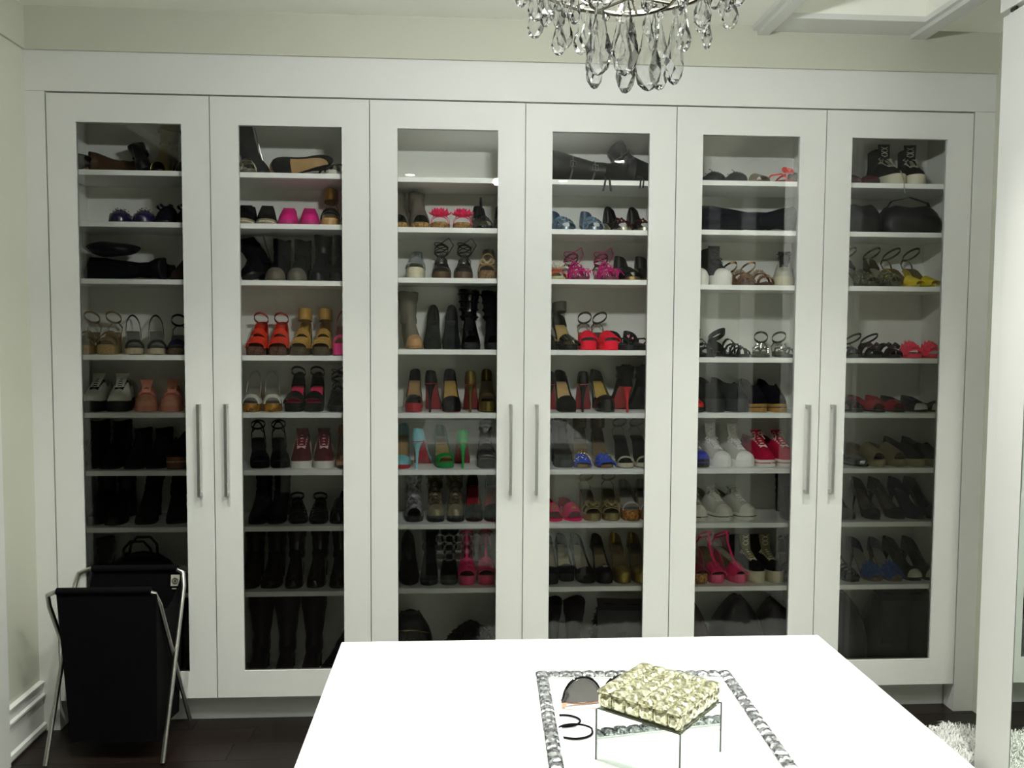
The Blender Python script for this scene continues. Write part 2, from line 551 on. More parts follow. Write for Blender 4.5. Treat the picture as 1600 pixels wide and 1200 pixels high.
def laces_mb(l, H, ua=.27, ub=.52, n=5, bow=True, wid=.020, mb=None):
    mb = mb or MB()
    for i in range(n):
        u = lerp(ua, ub, i / (n - 1))
        d = (ub - ua) / (n - 1) * .8
        w = wid * (.8 + .3 * i / n)
        for sx in (-1, 1):
            pts = []
            for j in range(5):
                s = -1 + 2 * j / 4
                uu = u + d * (j / 4)
                x = sx * s * w
                q = min(.95, abs(x) / (l.w(uu) + 1e-6))
                pts.append((x, l.y(uu), l.z(uu) + H(uu) * math.sqrt(1 - q * q) + .0022))
            mb.tube(pts, .0027, 5)
    if bow:
        u = ub + .03
        z = l.z(u) + H(u) + .003
        for sx in (-1, 1):
            mb.tube([(0, l.y(u), z), (sx * .016, l.y(u) - .006, z + .008), (sx * .030, l.y(u) - .014, z - .002), (sx * .020, l.y(u) - .014, z - .006), (0, l.y(u) - .002, z)], .0022, 5)
            mb.tube([(0, l.y(u), z), (sx * .014, l.y(u) - .02, z - .002), (sx * .024, l.y(u) - .034, z - .02)], .0019, 5)
    return mb

def M(c, d='leather'):
    """'navy:patent' -> material"""
    if not isinstance(c, str):
        return c
    name, _, kind = c.partition(':')
    return mat(kind or d, PAL.get(name, name))
PAL = dict(black='111013', soft='1b1a1e', navy='171b33', tan='b3905e', nude='c99a7c', red='c01a28', lining='a98d62', white='e9e8e2', cream='d9d3b8', gold='b49a4e',
           coral='d8402a', pink='e2287c', hot='ee2f6a', brown='4a3325', dkbrown='2c211b', grey='6c6a62', dgrey='3a3a3a', silver='b9b9b4', wine='5c1626', aqua='6fb9c4', green='12894a',
           blue='1f45c8', royal='2a3f86', cork='b07a3f', rope='b59a68', beige='b8ab8d', salmon='d08a72', orange='d85a2a', yellow='d9c21e', bronze='8a5a3c', oxblood='561b1f', natural='c9a468',
           denim='45597d', violet='221f45', olive='6b6236', peach='c98f70')

def insole(l, c, root, u0=.03, u1=.985, k=.90):
    f = lambda u: l.z(u) + .0018
    g = lambda u: l.z(u) + .0002
    return sole_mb(l, f, g, k, u0, u1).build('insole', M(c), root)

def pump(name, c='black', lin_='tan', sole='black', h=.098, p=.007, toe='round', peep=False, vamp=.21, L=.215, W=.0365, sling=False, heel='stiletto', heelc=None, cap=None, strap=None, plat=None, wedge=False, deco=None, side=.020, bk=.052):
    root = empty(name)
    l = Last(L, W, p, h, toe)
    th = .004
    if wedge:
        sole_mb(l, lambda u: l.z(u), lambda u: 0.0, .98).build('wedge_sole', M(sole), root)
    else:
        zb = lambda u: max(0, l.z(u) - (p if u < .34 else lerp(p, th, sm((u - .34) / .1))))
        sole_mb(l, lambda u: l.z(u), zb, .97, 0, .985).build('outsole', M(sole), root)
        heel_mb(l, heel).build('heel', M(heelc or c), root)
        if p > .014:
            sole_mb(l, lambda u: l.z(u) + .001, lambda u: .004, 1.01, 0, .42).build('platform', M(plat or c), root)
    insole(l, lin_, root)
    H = lambda u: interp([(0, .014), (.05, .024), (.15, .034), (.3, .044), (.5, .058), (.75, .066), (1, .066)], u) * (.92 if toe == 'point' else 1)
    S = lambda u: interp([(0, .03), (.4, side), (.6, side), (.8, bk * .8), (1, bk)], u)
    u0 = .085 if peep else 0
    if sling:
        upper_mb(l, H, lambda u: .004, u0, vamp, .48).build('vamp', M(c), root, solid=.002)
        mb = MB()
        pts = []
        for j in range(13):
            f = PI * j / 12
            u = .62 + .37 * math.sin(f) if True else 0
            pts.append((-math.cos(f) * .028, l.y(min(1, .55 + .45 * math.sin(f))), l.z(min(1, .55 + .45 * math.sin(f))) + .012 + .055 * math.sin(f) ** 1.3))
        mb.ribbon(pts, (0, .0, .008))
        mb.build('sling_strap', M(c), root)
    else:
        upper_mb(l, H, S, u0, vamp).build('upper', M(c), root, solid=.002)
    if cap:
        upper_mb(l, H, S, u0, .9, .13, 1.0, None, 6, .0012).build('toe_cap', M(cap), root, solid=.0018)
    if strap:
        ankle_mb(l, .008).build('ankle_strap', M(strap), root)
    decorate(l, deco, root, H)
    return root, L

def decorate(l, deco, root, H=foot_h):
    if not deco:
        return
    kind, c = deco[0], deco[1]
    rnd = random.Random(sum(map(ord, kind)) + len(root.name))
    if kind == 'bow':
        u = .16
        z = l.z(u) + H(u) + .004
        mb = MB()
        for sx in (-1, 1):
            for dz in (0, .006):
                mb.ribbon([(0, l.y(u), z), (sx * .016, l.y(u) - .004, z + .010 + dz), (sx * .030, l.y(u) - .004, z + .002 + dz), (sx * .018, l.y(u) - .006, z - .006), (0, l.y(u), z)], (0, .016, .006))
        mb.ball((0, l.y(u) - .004, z + .001), .007)
        mb.build('bow', M(c), root)
    elif kind == 'flower':
        u = .20
        z0 = l.z(u) + H(u) * .8
        mb = MB()
        for ring, (n, r, tilt) in enumerate([(8, .043, .2), (7, .037, .6), (6, .028, 1.0), (5, .015, 1.35)]):
            for i in range(n):
                a = 2 * PI * i / n + ring * .4
                ca, sa = math.cos(a), math.sin(a)
                def P(rr, s, zz):
                    return (ca * rr - sa * s, l.y(u) + sa * rr * .8 + ca * s * .8, z0 + zz)
                t1 = r * math.cos(tilt)
                t2 = r * math.sin(tilt)
                mb.add([P(.002, 0, 0), P(t1 * .6, -r * .42, t2 * .55 + .004), P(t1, -r * .2, t2 + .004), P(t1 * 1.05, 0, t2 + .012), P(t1, r * .2, t2 + .004), P(t1 * .6, r * .42, t2 * .55 + .004), P(t1 * .6, 0, t2 * .5)],
                       [(0, 1, 6), (1, 2, 6), (2, 3, 6), (3, 4, 6), (4, 5, 6), (5, 0, 6)])
        mb.build('flower', M(c), root, solid=.0012, angle=30)
    elif kind in ('jewels', 'studs'):
        mb = MB()
        for i in range(deco[2] if len(deco) > 2 else 22):
            u = rnd.uniform(.06, .34)
            f = rnd.uniform(.25, PI - .25)
            w = l.w(u) * 1.03
            r = rnd.uniform(.003, .0058) if kind == 'jewels' else .0026
            mb.ball((-w * math.cos(f), l.y(u), l.z(u) + H(u) * math.sin(f) + r * .3), r, 6, 4)
        mb.build('gems' if kind == 'jewels' else 'studs', M(c), root, smooth=False)['kind'] = 'stuff'
    elif kind == 'fringe':
        mb = MB()
        for i in range(26):
            u = rnd.uniform(.08, .36)
            f = rnd.uniform(.3, PI - .3)
            x, z = -l.w(u) * math.cos(f), l.z(u) + H(u) * math.sin(f)
            dx, dy = rnd.uniform(-.03, .03), rnd.uniform(-.03, .01)
            mb.tube([(x, l.y(u), z), (x + dx * .5, l.y(u) + dy * .5, z + rnd.uniform(.004, .018)), (x + dx, l.y(u) + dy, max(.004, z - rnd.uniform(0, .025)))], .0016, 4)
        mb.build('fringe', M(c), root)['kind'] = 'stuff'
    elif kind == 'ruffle':
        mb = MB()
        for k in range(4):
            pts, ws = [], []
            for j in range(25):
                f = PI * j / 24
                u = .10 + .07 * k
                q = .5 + .5 * math.sin(j * 1.9 + k)
                pts.append((-(l.w(u) + .004 * q) * math.cos(f), l.y(u) + .004 * math.sin(j * 2.1), l.z(u) + (H(u) + .012 * q) * math.sin(f)))
                ws.append((0, .016, .012 * q))
            mb.ribbon(pts, ws, .0015)
        mb.build('ruffle', M(c), root)
    elif kind == 'chain':
        mb = MB()
        for us in ((.14, .14), (.30, .42), (.42, .30)):
            n = 11
            for j in range(n):
                f = PI * (j + .5) / n
                u = lerp(us[0], us[1], j / n)
                c0 = (-l.w(u) * 1.05 * math.cos(f), l.y(u), l.z(u) + (H(u) + .004) * math.sin(f))
                mb.tube([(c0[0] + .0045 * math.cos(a), c0[1] + .003 * (j % 2) * math.sin(a), c0[2] + .0045 * math.sin(a)) for a in [k * PI / 3 for k in range(6)]], .0014, 4, closed=True)
        mb.build('chain', M(c), root)
    elif kind == 'plate':
        u = .2
        z = l.z(u) + H(u) + .001
        mb = MB()
        for x in (-.006, 0, .006):
            mb.box(x - .0014, x + .0014, l.y(u) - .008, l.y(u) + .006, z - .006, z + .003)
        mb.box(-.009, .009, l.y(u) - .009, l.y(u) - .006, z - .006, z + .002)
        mb.build('metal_plate', M(c), root)

def flat(name, c='black', lin_='lining', sole='dkbrown', toe='round', vamp=.20, L=.235, W=.039, deco=None, cap=None, peep=False, p=.008, h=.014, side=.018, bk=.042, tall=1.0):
    root = empty(name)
    l = Last(L, W, p, h, toe)
    sole_mb(l, l.z, lambda u: 0, 1.0).build('outsole', M(sole), root)
    insole(l, lin_, root)
    H = lambda u: tall * interp([(0, .014), (.05, .024), (.15, .034), (.3, .046), (.5, .06), (1, .062)], u)
    S = lambda u: interp([(0, .03), (.4, side), (.6, side), (.8, bk * .85), (1, bk)], u)
    u0 = .085 if peep else 0
    upper_mb(l, H, S, u0, vamp).build('upper', M(c), root, solid=.002)
    if cap:
        upper_mb(l, H, S, u0, .9, .13, 1.0, None, 6, .0012).build('toe_cap', M(cap), root, solid=.0018)
    decorate(l, deco, root, H)
    return root, L

def sneaker(name, c='white:canvas', sole='white:rubber', lace='white:fabric', lin_='grey:fabric', high=False, toecap=None, band=None, L=.25, W=.0425, st=.027, wedge=0, velcro=None, slip=False, tall=1.0, stripe=None, tongue=None, bow=True, heelc=None):
    root = empty(name)
    l = Last(L, W, st, st + .004 + wedge, 'round')
    sole_mb(l, lambda u: l.z(u) + .006, lambda u: .002 * max(0, 1 - u / .06), 1.06, bulge=.015).build('outsole', M(sole, 'rubber'), root)
    if band:
        zz = lambda u: l.z(u) - st * .35
        sole_mb(l, lambda u: zz(u) + .003, lambda u: zz(u) - .003, 1.085).build('sole_stripe', M(band), root)
    H = lambda u: tall * interp([(0, .022), (.05, .032), (.15, .040), (.28, .052), (.42, .074), (.55, .090), (.7, .094), (1, .082)], u)
    S = lambda u: tall * interp([(0, .03), (.45, .066), (.6, .050), (.75, .052), (.9, .068), (1, .074)], u)
    upper_mb(l, H, S, 0, .50 if not slip else .34).build('upper', M(c), root, solid=.003)
    insole(l, lin_, root, .3)
    if toecap:
        upper_mb(l, lambda u: H(u) + .001, S, 0, .9, .16, 1.03).build('toe_cap', M(toecap, 'rubber'), root, solid=.002)
    if high:
        rings = []
        for i in range(6):
            t = i / 5
            z = l.z(.75) + .035 + t * (.095 * tall)
            yc = l.y(.74 + .03 * t)
            rx, ry = lerp(.031, .034, t), lerp(.056, .044, t)
            rings.append([(rx * math.cos(2 * PI * j / 16), yc + ry * math.sin(2 * PI * j / 16), z + .014 * t * math.sin(2 * PI * j / 16) * -0.6) for j in range(16)])
        MB().loft(rings, caps=False).build('collar', M(c), root, solid=.003)
    if not slip:
        tg = MB()
        pts = [(0, l.y(u), l.z(u) + H(u) + .001) for u in (.3, .4, .48)]
        e = (.072 if high else .020) * tall
        pts += [(0, l.y(.525), l.z(.5) + H(.5) + e * .5), (0, l.y(.545), l.z(.5) + H(.5) + e)]
        tg.ribbon(pts, [(q, 0, 0) for q in (.03, .034, .038, .046, .050)], .004)
        tg.build('tongue', M(tongue or c), root)
    if velcro:
        strap_mb(l, [(.30, .30, .026), (.42, .42, .026)], 1.0, 1.02, mb=None) if False else None
        mb = MB()
        for u in (.29, .42):
            pts = []
            for j in range(9):
                f = PI * (j + .4) / 8.8
                pts.append((-l.w(u) * 1.03 * math.cos(f), l.y(u), l.z(u) + (H(u) + .002) * math.sin(f)))
            mb.ribbon(pts, (0, .024, .008), .003)
        mb.build('strap', M(velcro), root)
    elif lace:
        mb = laces_mb(l, H, .25, .50, 6, bow)
        if high:
            zc = l.z(.5) + H(.5)
            for i in range(3):
                z = zc + .012 + i * .017
                for sx in (-1, 1):
                    mb.tube([(-sx * .014, l.y(.505 + .004 * i), z), (0, l.y(.50), z + .006), (sx * .014, l.y(.505 + .004 * i), z + .012)], .0021, 5)
        mb.build('laces', M(lace, 'fabric'), root)
    if stripe:
        mb = MB()
        for sx in (-1, 1):
            for i in range(3):
                u = .45 + .07 * i
                mb.ribbon([(sx * l.w(u) * 1.04, l.y(u), l.z(u) + .008), (sx * l.w(u) * .98, l.y(u + .02), l.z(u) + .05)], (0, .008, 0), .003)
        mb.build('side_stripe', M(stripe), root)
    if heelc:
        upper_mb(l, H, S, .86, .5, 1, 1.03).build('heel_tab', M(heelc), root, solid=.002)
    return root, L

STRAPS = {
    'band': [(.14, .14, .050)], 'thin': [(.13, .13, .012)], 'two': [(.13, .13, .016), (.30, .30, .014)],
    'cross': [(.09, .26, .018), (.26, .09, .018)], 'glad': [(.10, .10, .010), (.18, .18, .010), (.26, .26, .010), (.35, .35, .010)],
    'wide2': [(.13, .13, .034), (.33, .33, .030)], 'cage': [(.09, .20, .011), (.20, .09, .011), (.24, .38, .011), (.38, .24, .011), (.48, .48, .011)],
    'slide': [(.22, .22, .075)], 'thong': [], 'wedge3': [(.13, .13, .040), (.30, .22, .020), (.22, .32, .020), (.44, .44, .034)],
}
def sandal(name, c='black', straps='band', sole='dkbrown', lin_='lining', h=.02, p=.010, base='flat', heelc=None, L=.225, W=.038, ankle=None, tee=False, back=None, deco=None, cuff=0, toe='round', sole2=None, thong=False, lace=False, bkh=.05):
    root = empty(name)
    l = Last(L, W, p, h, toe)
    if base in ('flat', 'wedge'):
        sole_mb(l, l.z, lambda u: .003 * max(0, 1 - u / .05), 1.0, bulge=.01).build('wedge_sole' if base == 'wedge' else 'outsole', M(sole), root)
        if sole2:
            sole_mb(l, lambda u: .008, lambda u: 0, 1.02).build('tread', M(sole2), root)
    else:
        th = .0045
        zb = lambda u: max(0, l.z(u) - (p if u < .34 else lerp(p, th, sm((u - .34) / .1))))
        sole_mb(l, l.z, zb, .98, 0, .985).build('outsole', M(sole2 or sole), root)
        if p > .014:
            sole_mb(l, lambda u: l.z(u) + .0008, lambda u: .004, 1.015, 0, .43).build('platform', M(sole), root)
        heel_mb(l, base).build('heel', M(heelc or sole), root)
    insole(l, lin_, root)
    sl = STRAPS[straps] if isinstance(straps, str) else straps
    if sl:
        for s in sl:
            strap_mb(l, [s]).build('strap', M(c), root)
    if thong:
        mb = MB()
        for sx in (-1, 1):
            pts = [(0, l.y(.16), l.z(.16)), (0, l.y(.17), l.z(.16) + .016), (sx * .014, l.y(.24), l.z(.2) + .030), (sx * .030, l.y(.40), l.z(.4) + .026), (sx * l.w(.55), l.y(.55), l.z(.55))]
            mb.tube(pts, .0036, 6)
        mb.build('thong_strap', M(c), root)
    if back:
        H = lambda u: .075
        upper_mb(l, H, lambda u: interp([(.7, .012), (.85, bkh * .8), (1, bkh)], u), .70, .5).build('heel_counter', M(back), root, solid=.002)
    if ankle:
        ankle_mb(l, cuff or .009, .062 + cuff * .3, tilt=-.022 if cuff < .03 else -.008, loop=not back).build('ankle_strap', M(ankle), root)
    if tee:
        mb = MB()
        pts = [(0, l.y(u), l.z(u) + foot_h(u) + .001) for u in (.12, .2, .3, .4, .5, .58)] + [(0, l.y(.80) - .041, l.z(.8) + .082)]
        mb.ribbon(pts, (.010, 0, 0))
        mb.build('t_strap', M(c), root)
    if lace:
        mb = MB()
        for i in range(4):
            u = .36 + .07 * i
            for sx in (-1, 1):
                mb.tube([(sx * l.w(u), l.y(u), l.z(u) + .004), (0, l.y(u + .03), l.z(u) + foot_h(u)), (-sx * l.w(u + .07), l.y(u + .07), l.z(u + .07) + .012)], .002, 5)
        for i in range(3):
            mb.tube([(.029 * math.cos(a), l.y(.8) + .038 * math.sin(a), l.z(.8) + .05 + .016 * i + .012 * math.sin(a + i * 2)) for a in [2 * PI * k / 14 for k in range(14)]], .002, 5, closed=True)
        mb.tube([(.0, l.y(.8) - .038, l.z(.8) + .09), (.03, l.y(.8) - .05, l.z(.8) + .11), (.05, l.y(.75), l.z(.8) + .085), (.03, l.y(.7), l.z(.8) + .05)], .002, 5)
        mb.build('laces', M(c), root)
    decorate(l, deco, root)
    return root, L

def boot(name, c='black', sole='black:rubber', shaft=.16, h=.05, p=.008, heel='block', toe='round', L=.235, W=.040, peep=False, lin_='dgrey', cuffr=1.0, zip_=None, buckle=None, flop=0, lace=None, cut=None, vampc=None, toec=None, tuft=None):
    root = empty(name)
    l = Last(L, W, p, h, toe)
    if heel == 'wedge':
        sole_mb(l, l.z, lambda u: 0, 1.02).build('wedge_sole', M(sole), root)
    else:
        zb = lambda u: max(0, l.z(u) - (p if u < .34 else lerp(p, .005, sm((u - .34) / .1))))
        sole_mb(l, l.z, zb, 1.02, 0, .985).build('outsole', M(sole), root)
        if h > .022:
            heel_mb(l, heel).build('heel', M(sole), root)
        else:
            sole_mb(l, lambda u: l.z(u) - .001, lambda u: 0, 1.0, .72, 1).build('heel', M(sole), root)
    insole(l, lin_, root, .04)
    H = lambda u: interp([(0, .022), (.05, .032), (.15, .042), (.28, .056), (.42, .080), (.55, .105), (.7, .115), (1, .10)], u)
    upper_mb(l, H, lambda u: .09, .085 if peep else 0, .52).build('foot', M(c), root, solid=.002)
    if toec:
        upper_mb(l, lambda u: H(u) + .001, lambda u: .09, 0, .9, .17, 1.03).build('toe_cap', M(toec), root, solid=.002)
    rings = []
    n = 9 if shaft > .08 else 5
    lift = min(.012, shaft * .04)
    for i in range(n):
        t = i / (n - 1)
        z = l.z(.75) + .035 + t * shaft
        yc = l.y(.73 + .04 * sm(t * 2))
        fat = sm((z - .12) / .2)
        rx = lerp(.033, .052, fat) * cuffr
        ry = lerp(lerp(.060, .042, sm(t * 3)), .060, fat) * cuffr
        dx = flop * (t ** 2) * .06
        wob = .0015 * math.sin(i * 2.3)
        rings.append([((rx + wob) * math.cos(2 * PI * j / 18) + dx, yc + (ry + wob) * math.sin(2 * PI * j / 18), z + (lift * math.sin(2 * PI * j / 18 * 2) if i == n - 1 else 0)) for j in range(18)])
    MB().loft(rings, caps=False).build('shaft', M(c), root, solid=.0025)
    zt = l.z(.75) + .035
    if zip_:
        MB().ribbon([(.034 * cuffr, l.y(.76), zt - .02), (lerp(.034, .053, min(1, shaft / .25)) * cuffr + .001, l.y(.77), zt + shaft * .9)], (0, .008, 0)).build('zip', M(zip_), root)
    if buckle:
        mb = MB()
        for k in (.25, .6):
            z = zt + shaft * k
            i = int(k * (n - 1))
            r = rings[i]
            pts = [(p_[0] * 1.04, p_[1] + (p_[1] - l.y(.77)) * .05, z) for p_ in r]
            mb.tube(pts, .004, 6, closed=True)
            q = min(r, key=lambda a: a[1])
            mb.tube([(q[0] - .011, q[1] - .004, z - .011), (q[0] + .011, q[1] - .004, z - .011), (q[0] + .011, q[1] - .004, z + .011), (q[0] - .011, q[1] - .004, z + .011)], .002, 5, closed=True)
        mb.build('buckle_strap', M(buckle), root)
    if cut:     # cut-out rings of a caged bootie
        mb = MB()
        for k in range(cut):
            z = zt + shaft * (k + .5) / cut
            i = min(n - 1, int((k + .5) / cut * (n - 1)))
            mb.tube([(p_[0] * 1.05, p_[1], z + .004 * math.sin(j * .7)) for j, p_ in enumerate(rings[i])], .0045, 6, closed=True)
        mb.build('strap_rings', M(c + '' if ':' in c else c + ':patent'), root)
    if lace:
        mb = laces_mb(l, H, .26, .50, 5, True)
        for i in range(max(1, int(shaft / .02))):
            z = zt + .02 + i * .018
            if z > zt + shaft - .01:
                break
            k = min(n - 1, int((z - zt) / shaft * (n - 1)))
            yf = min(p_[1] for p_ in rings[k]) - .003
            for sx in (-1, 1):
                mb.tube([(-sx * .014, yf + .003, z), (0, yf - .001, z + .006), (sx * .014, yf + .003, z + .012)], .0021, 5)
        mb.build('laces', M(lace), root)
    return root, L

def bag(name, c='black', w=.24, d=.11, hh=.16, dome=.5, handle=None, flap=None, buckle=None, piping=None, fur=0, strap=None, zipc=None):
    """soft bag: rounded body, optional handles, flap, piping"""
    root = empty(name)
    rings = []
    n = 20
    for i in range(11):
        t = i / 10
        k = 1 - dome * (max(0, t - .35) / .65) ** 2
        k *= .94 + .06 * sm(t * 6)
        rx, ry = w / 2 * k, d / 2 * (1 - .55 * (max(0, t - .5) / .5) ** 2 * (dome > .2))
        ring = []
        for j in range(n):
            f = 2 * PI * j / n
            c_, s_ = math.cos(f), math.sin(f)
            e = .6
            wob = 1 + .02 * math.sin(3 * f + i)
            ring.append((rx * wob * math.copysign(abs(c_) ** e, c_), ry * wob * math.copysign(abs(s_) ** e, s_), hh * t + (.004 * math.sin(5 * f) if i == 10 else 0)))
        rings.append(ring)
    MB().loft(rings).build('body', M(c), root, angle=60)
    if handle:
        for sy in (-1, 1):
            MB().tube([(-w * .22, sy * d * .2, hh * .86), (-w * .2, sy * d * .25, hh + .03), (-w * .1, sy * d * .25, hh + .06), (w * .1, sy * d * .25, hh + .06), (w * .2, sy * d * .25, hh + .03), (w * .22, sy * d * .2, hh * .86)], .0055, 8).build('handle', M(handle), root)
    if flap:
        MB().ribbon([(0, d * .3, hh * 1.0), (0, 0, hh * 1.035), (0, -d * .40, hh * .93), (0, -d * .53, hh * .7), (0, -d * .54, hh * .42)], (w * (1 - dome * .6) * .96, 0, 0), .006).build('flap', M(flap), root)
    if buckle:
        z = hh * .62
        MB().tube([(-.016, -d * .57, z - .013), (.016, -d * .57, z - .013), (.016, -d * .57, z + .013), (-.016, -d * .57, z + .013)], .0022, 6, closed=True).build('buckle', M(buckle), root)
    if piping:
        mb = MB()
        mb.tube([(-w * .44, -d * .36, hh * .74), (-w * .2, -d * .47, hh * .80), (w * .1, -d * .47, hh * .80), (w * .36, -d * .40, hh * .74)], .003, 6)
        for x_ in (-.06, .2):
            mb.tube([(x_ * w, -d * .47, hh * .79), (x_ * w * 1.1, -d * .53, hh * .5), (x_ * w * 1.2, -d * .525, .01)], .0026, 6)
        mb.build('piping', M(piping), root)
    if zipc:
        MB().tube([(x * w * .36, 0, hh * 1.0 + .002) for x in (-1, -.5, 0, .5, 1)], .003, 6).build('zip', M(zipc), root)
    if strap:
        MB().ribbon([(-w * .45, 0, hh * .6), (-w * .3, -d * .1, hh * 1.2), (0, -d * .1, hh * 1.35), (w * .3, -d * .1, hh * 1.15), (w * .45, 0, hh * .6)], (0, .016, 0), .003).build('shoulder_strap', M(strap), root)
    if fur:
        mb = MB()
        rnd = random.Random(3)
        for i in range(fur):
            r = rings[rnd.randrange(1, 10)]
            p_ = Vector(r[rnd.randrange(n)])
            d_ = Vector((p_.x / w, p_.y / d, .25 * rnd.uniform(-1, 1))).normalized()
            s = Vector((rnd.uniform(-1, 1), rnd.uniform(-1, 1), rnd.uniform(-1, 1))) * .0022
            tip = p_ + d_ * rnd.uniform(.008, .017) + Vector((0, 0, -.008))
            tip.z = max(.001, tip.z)
            mb.add([p_ + s, p_ - s, tip], [(0, 1, 2)])
        o = mb.build('fur', M(c), root, smooth=False)
        o['kind'] = 'stuff'
    return root, d

def folded(name, c='black', w=.30, d=.20, hh=.09, layers=2, edge=None):
    """soft folded leather: boot shafts or a pouch lying flat in folds"""
    root = empty(name)
    z = 0
    for k in range(layers):
        h_ = hh / layers
        rings = []
        for i in range(9):
            t = i / 8
            a = max(.15, math.sin(PI * (t * .92 + .04))) ** .35
            x = (t - .5) * w * (1 - .08 * k)
            ring = []
            for j in range(14):
                f = 2 * PI * j / 14
                ring.append((x + .01 * math.sin(f * 2 + k), d / 2 * a * math.cos(f), z + h_ / 2 + h_ / 2 * a * math.sin(f) * (1 + .12 * math.sin(t * 7 + k))))
            rings.append(ring)
        MB().loft(rings).build('fold', M(c), root, angle=60)
        z += h_ * .97
    if edge:
        MB().ribbon([(-w * .42, -d * .49, hh * .45), (0, -d * .52, hh * .5), (w * .4, -d * .49, hh * .46)], (0, 0, .01)).build('trim_band', M(edge), root)
    return root, d

ROWW = ['top shelf', 'second shelf', 'third shelf', 'fourth shelf', 'fifth shelf', 'sixth shelf', 'seventh shelf', 'eighth shelf', 'cabinet floor']
DOORW = ['far-left door', 'second door', 'third door', 'fourth door', 'fifth door', 'far-right door']
def settle(root, z):
    """rest a tilted thing on its shelf"""
    bpy.context.view_layer.update()
    lo = min((ch.matrix_world @ v.co).z for ch in root.children if ch.type == 'MESH' for v in ch.data.vertices)
    root.location.z += z - lo
def keep_inside(root, fixed_front=None):
    """slide a thing along the shelf's depth until it is clear of the glass and of the back panel"""
    bpy.context.view_layer.update()
    mw = [(ch.matrix_world, ch.data) for ch in root.children if ch.type == 'MESH']
    ys = [m.row[1][0] * c.co.x + m.row[1][1] * c.co.y + m.row[1][2] * c.co.z + m.row[1][3] for m, d in mw for c in d.vertices]
    lo, hi = min(ys), max(ys)
    if hi > YK - .002:
        root.location.y -= hi - (YK - .002)
        lo -= hi - (YK - .002)
    if lo < .0155:
        root.location.y += .0155 - lo
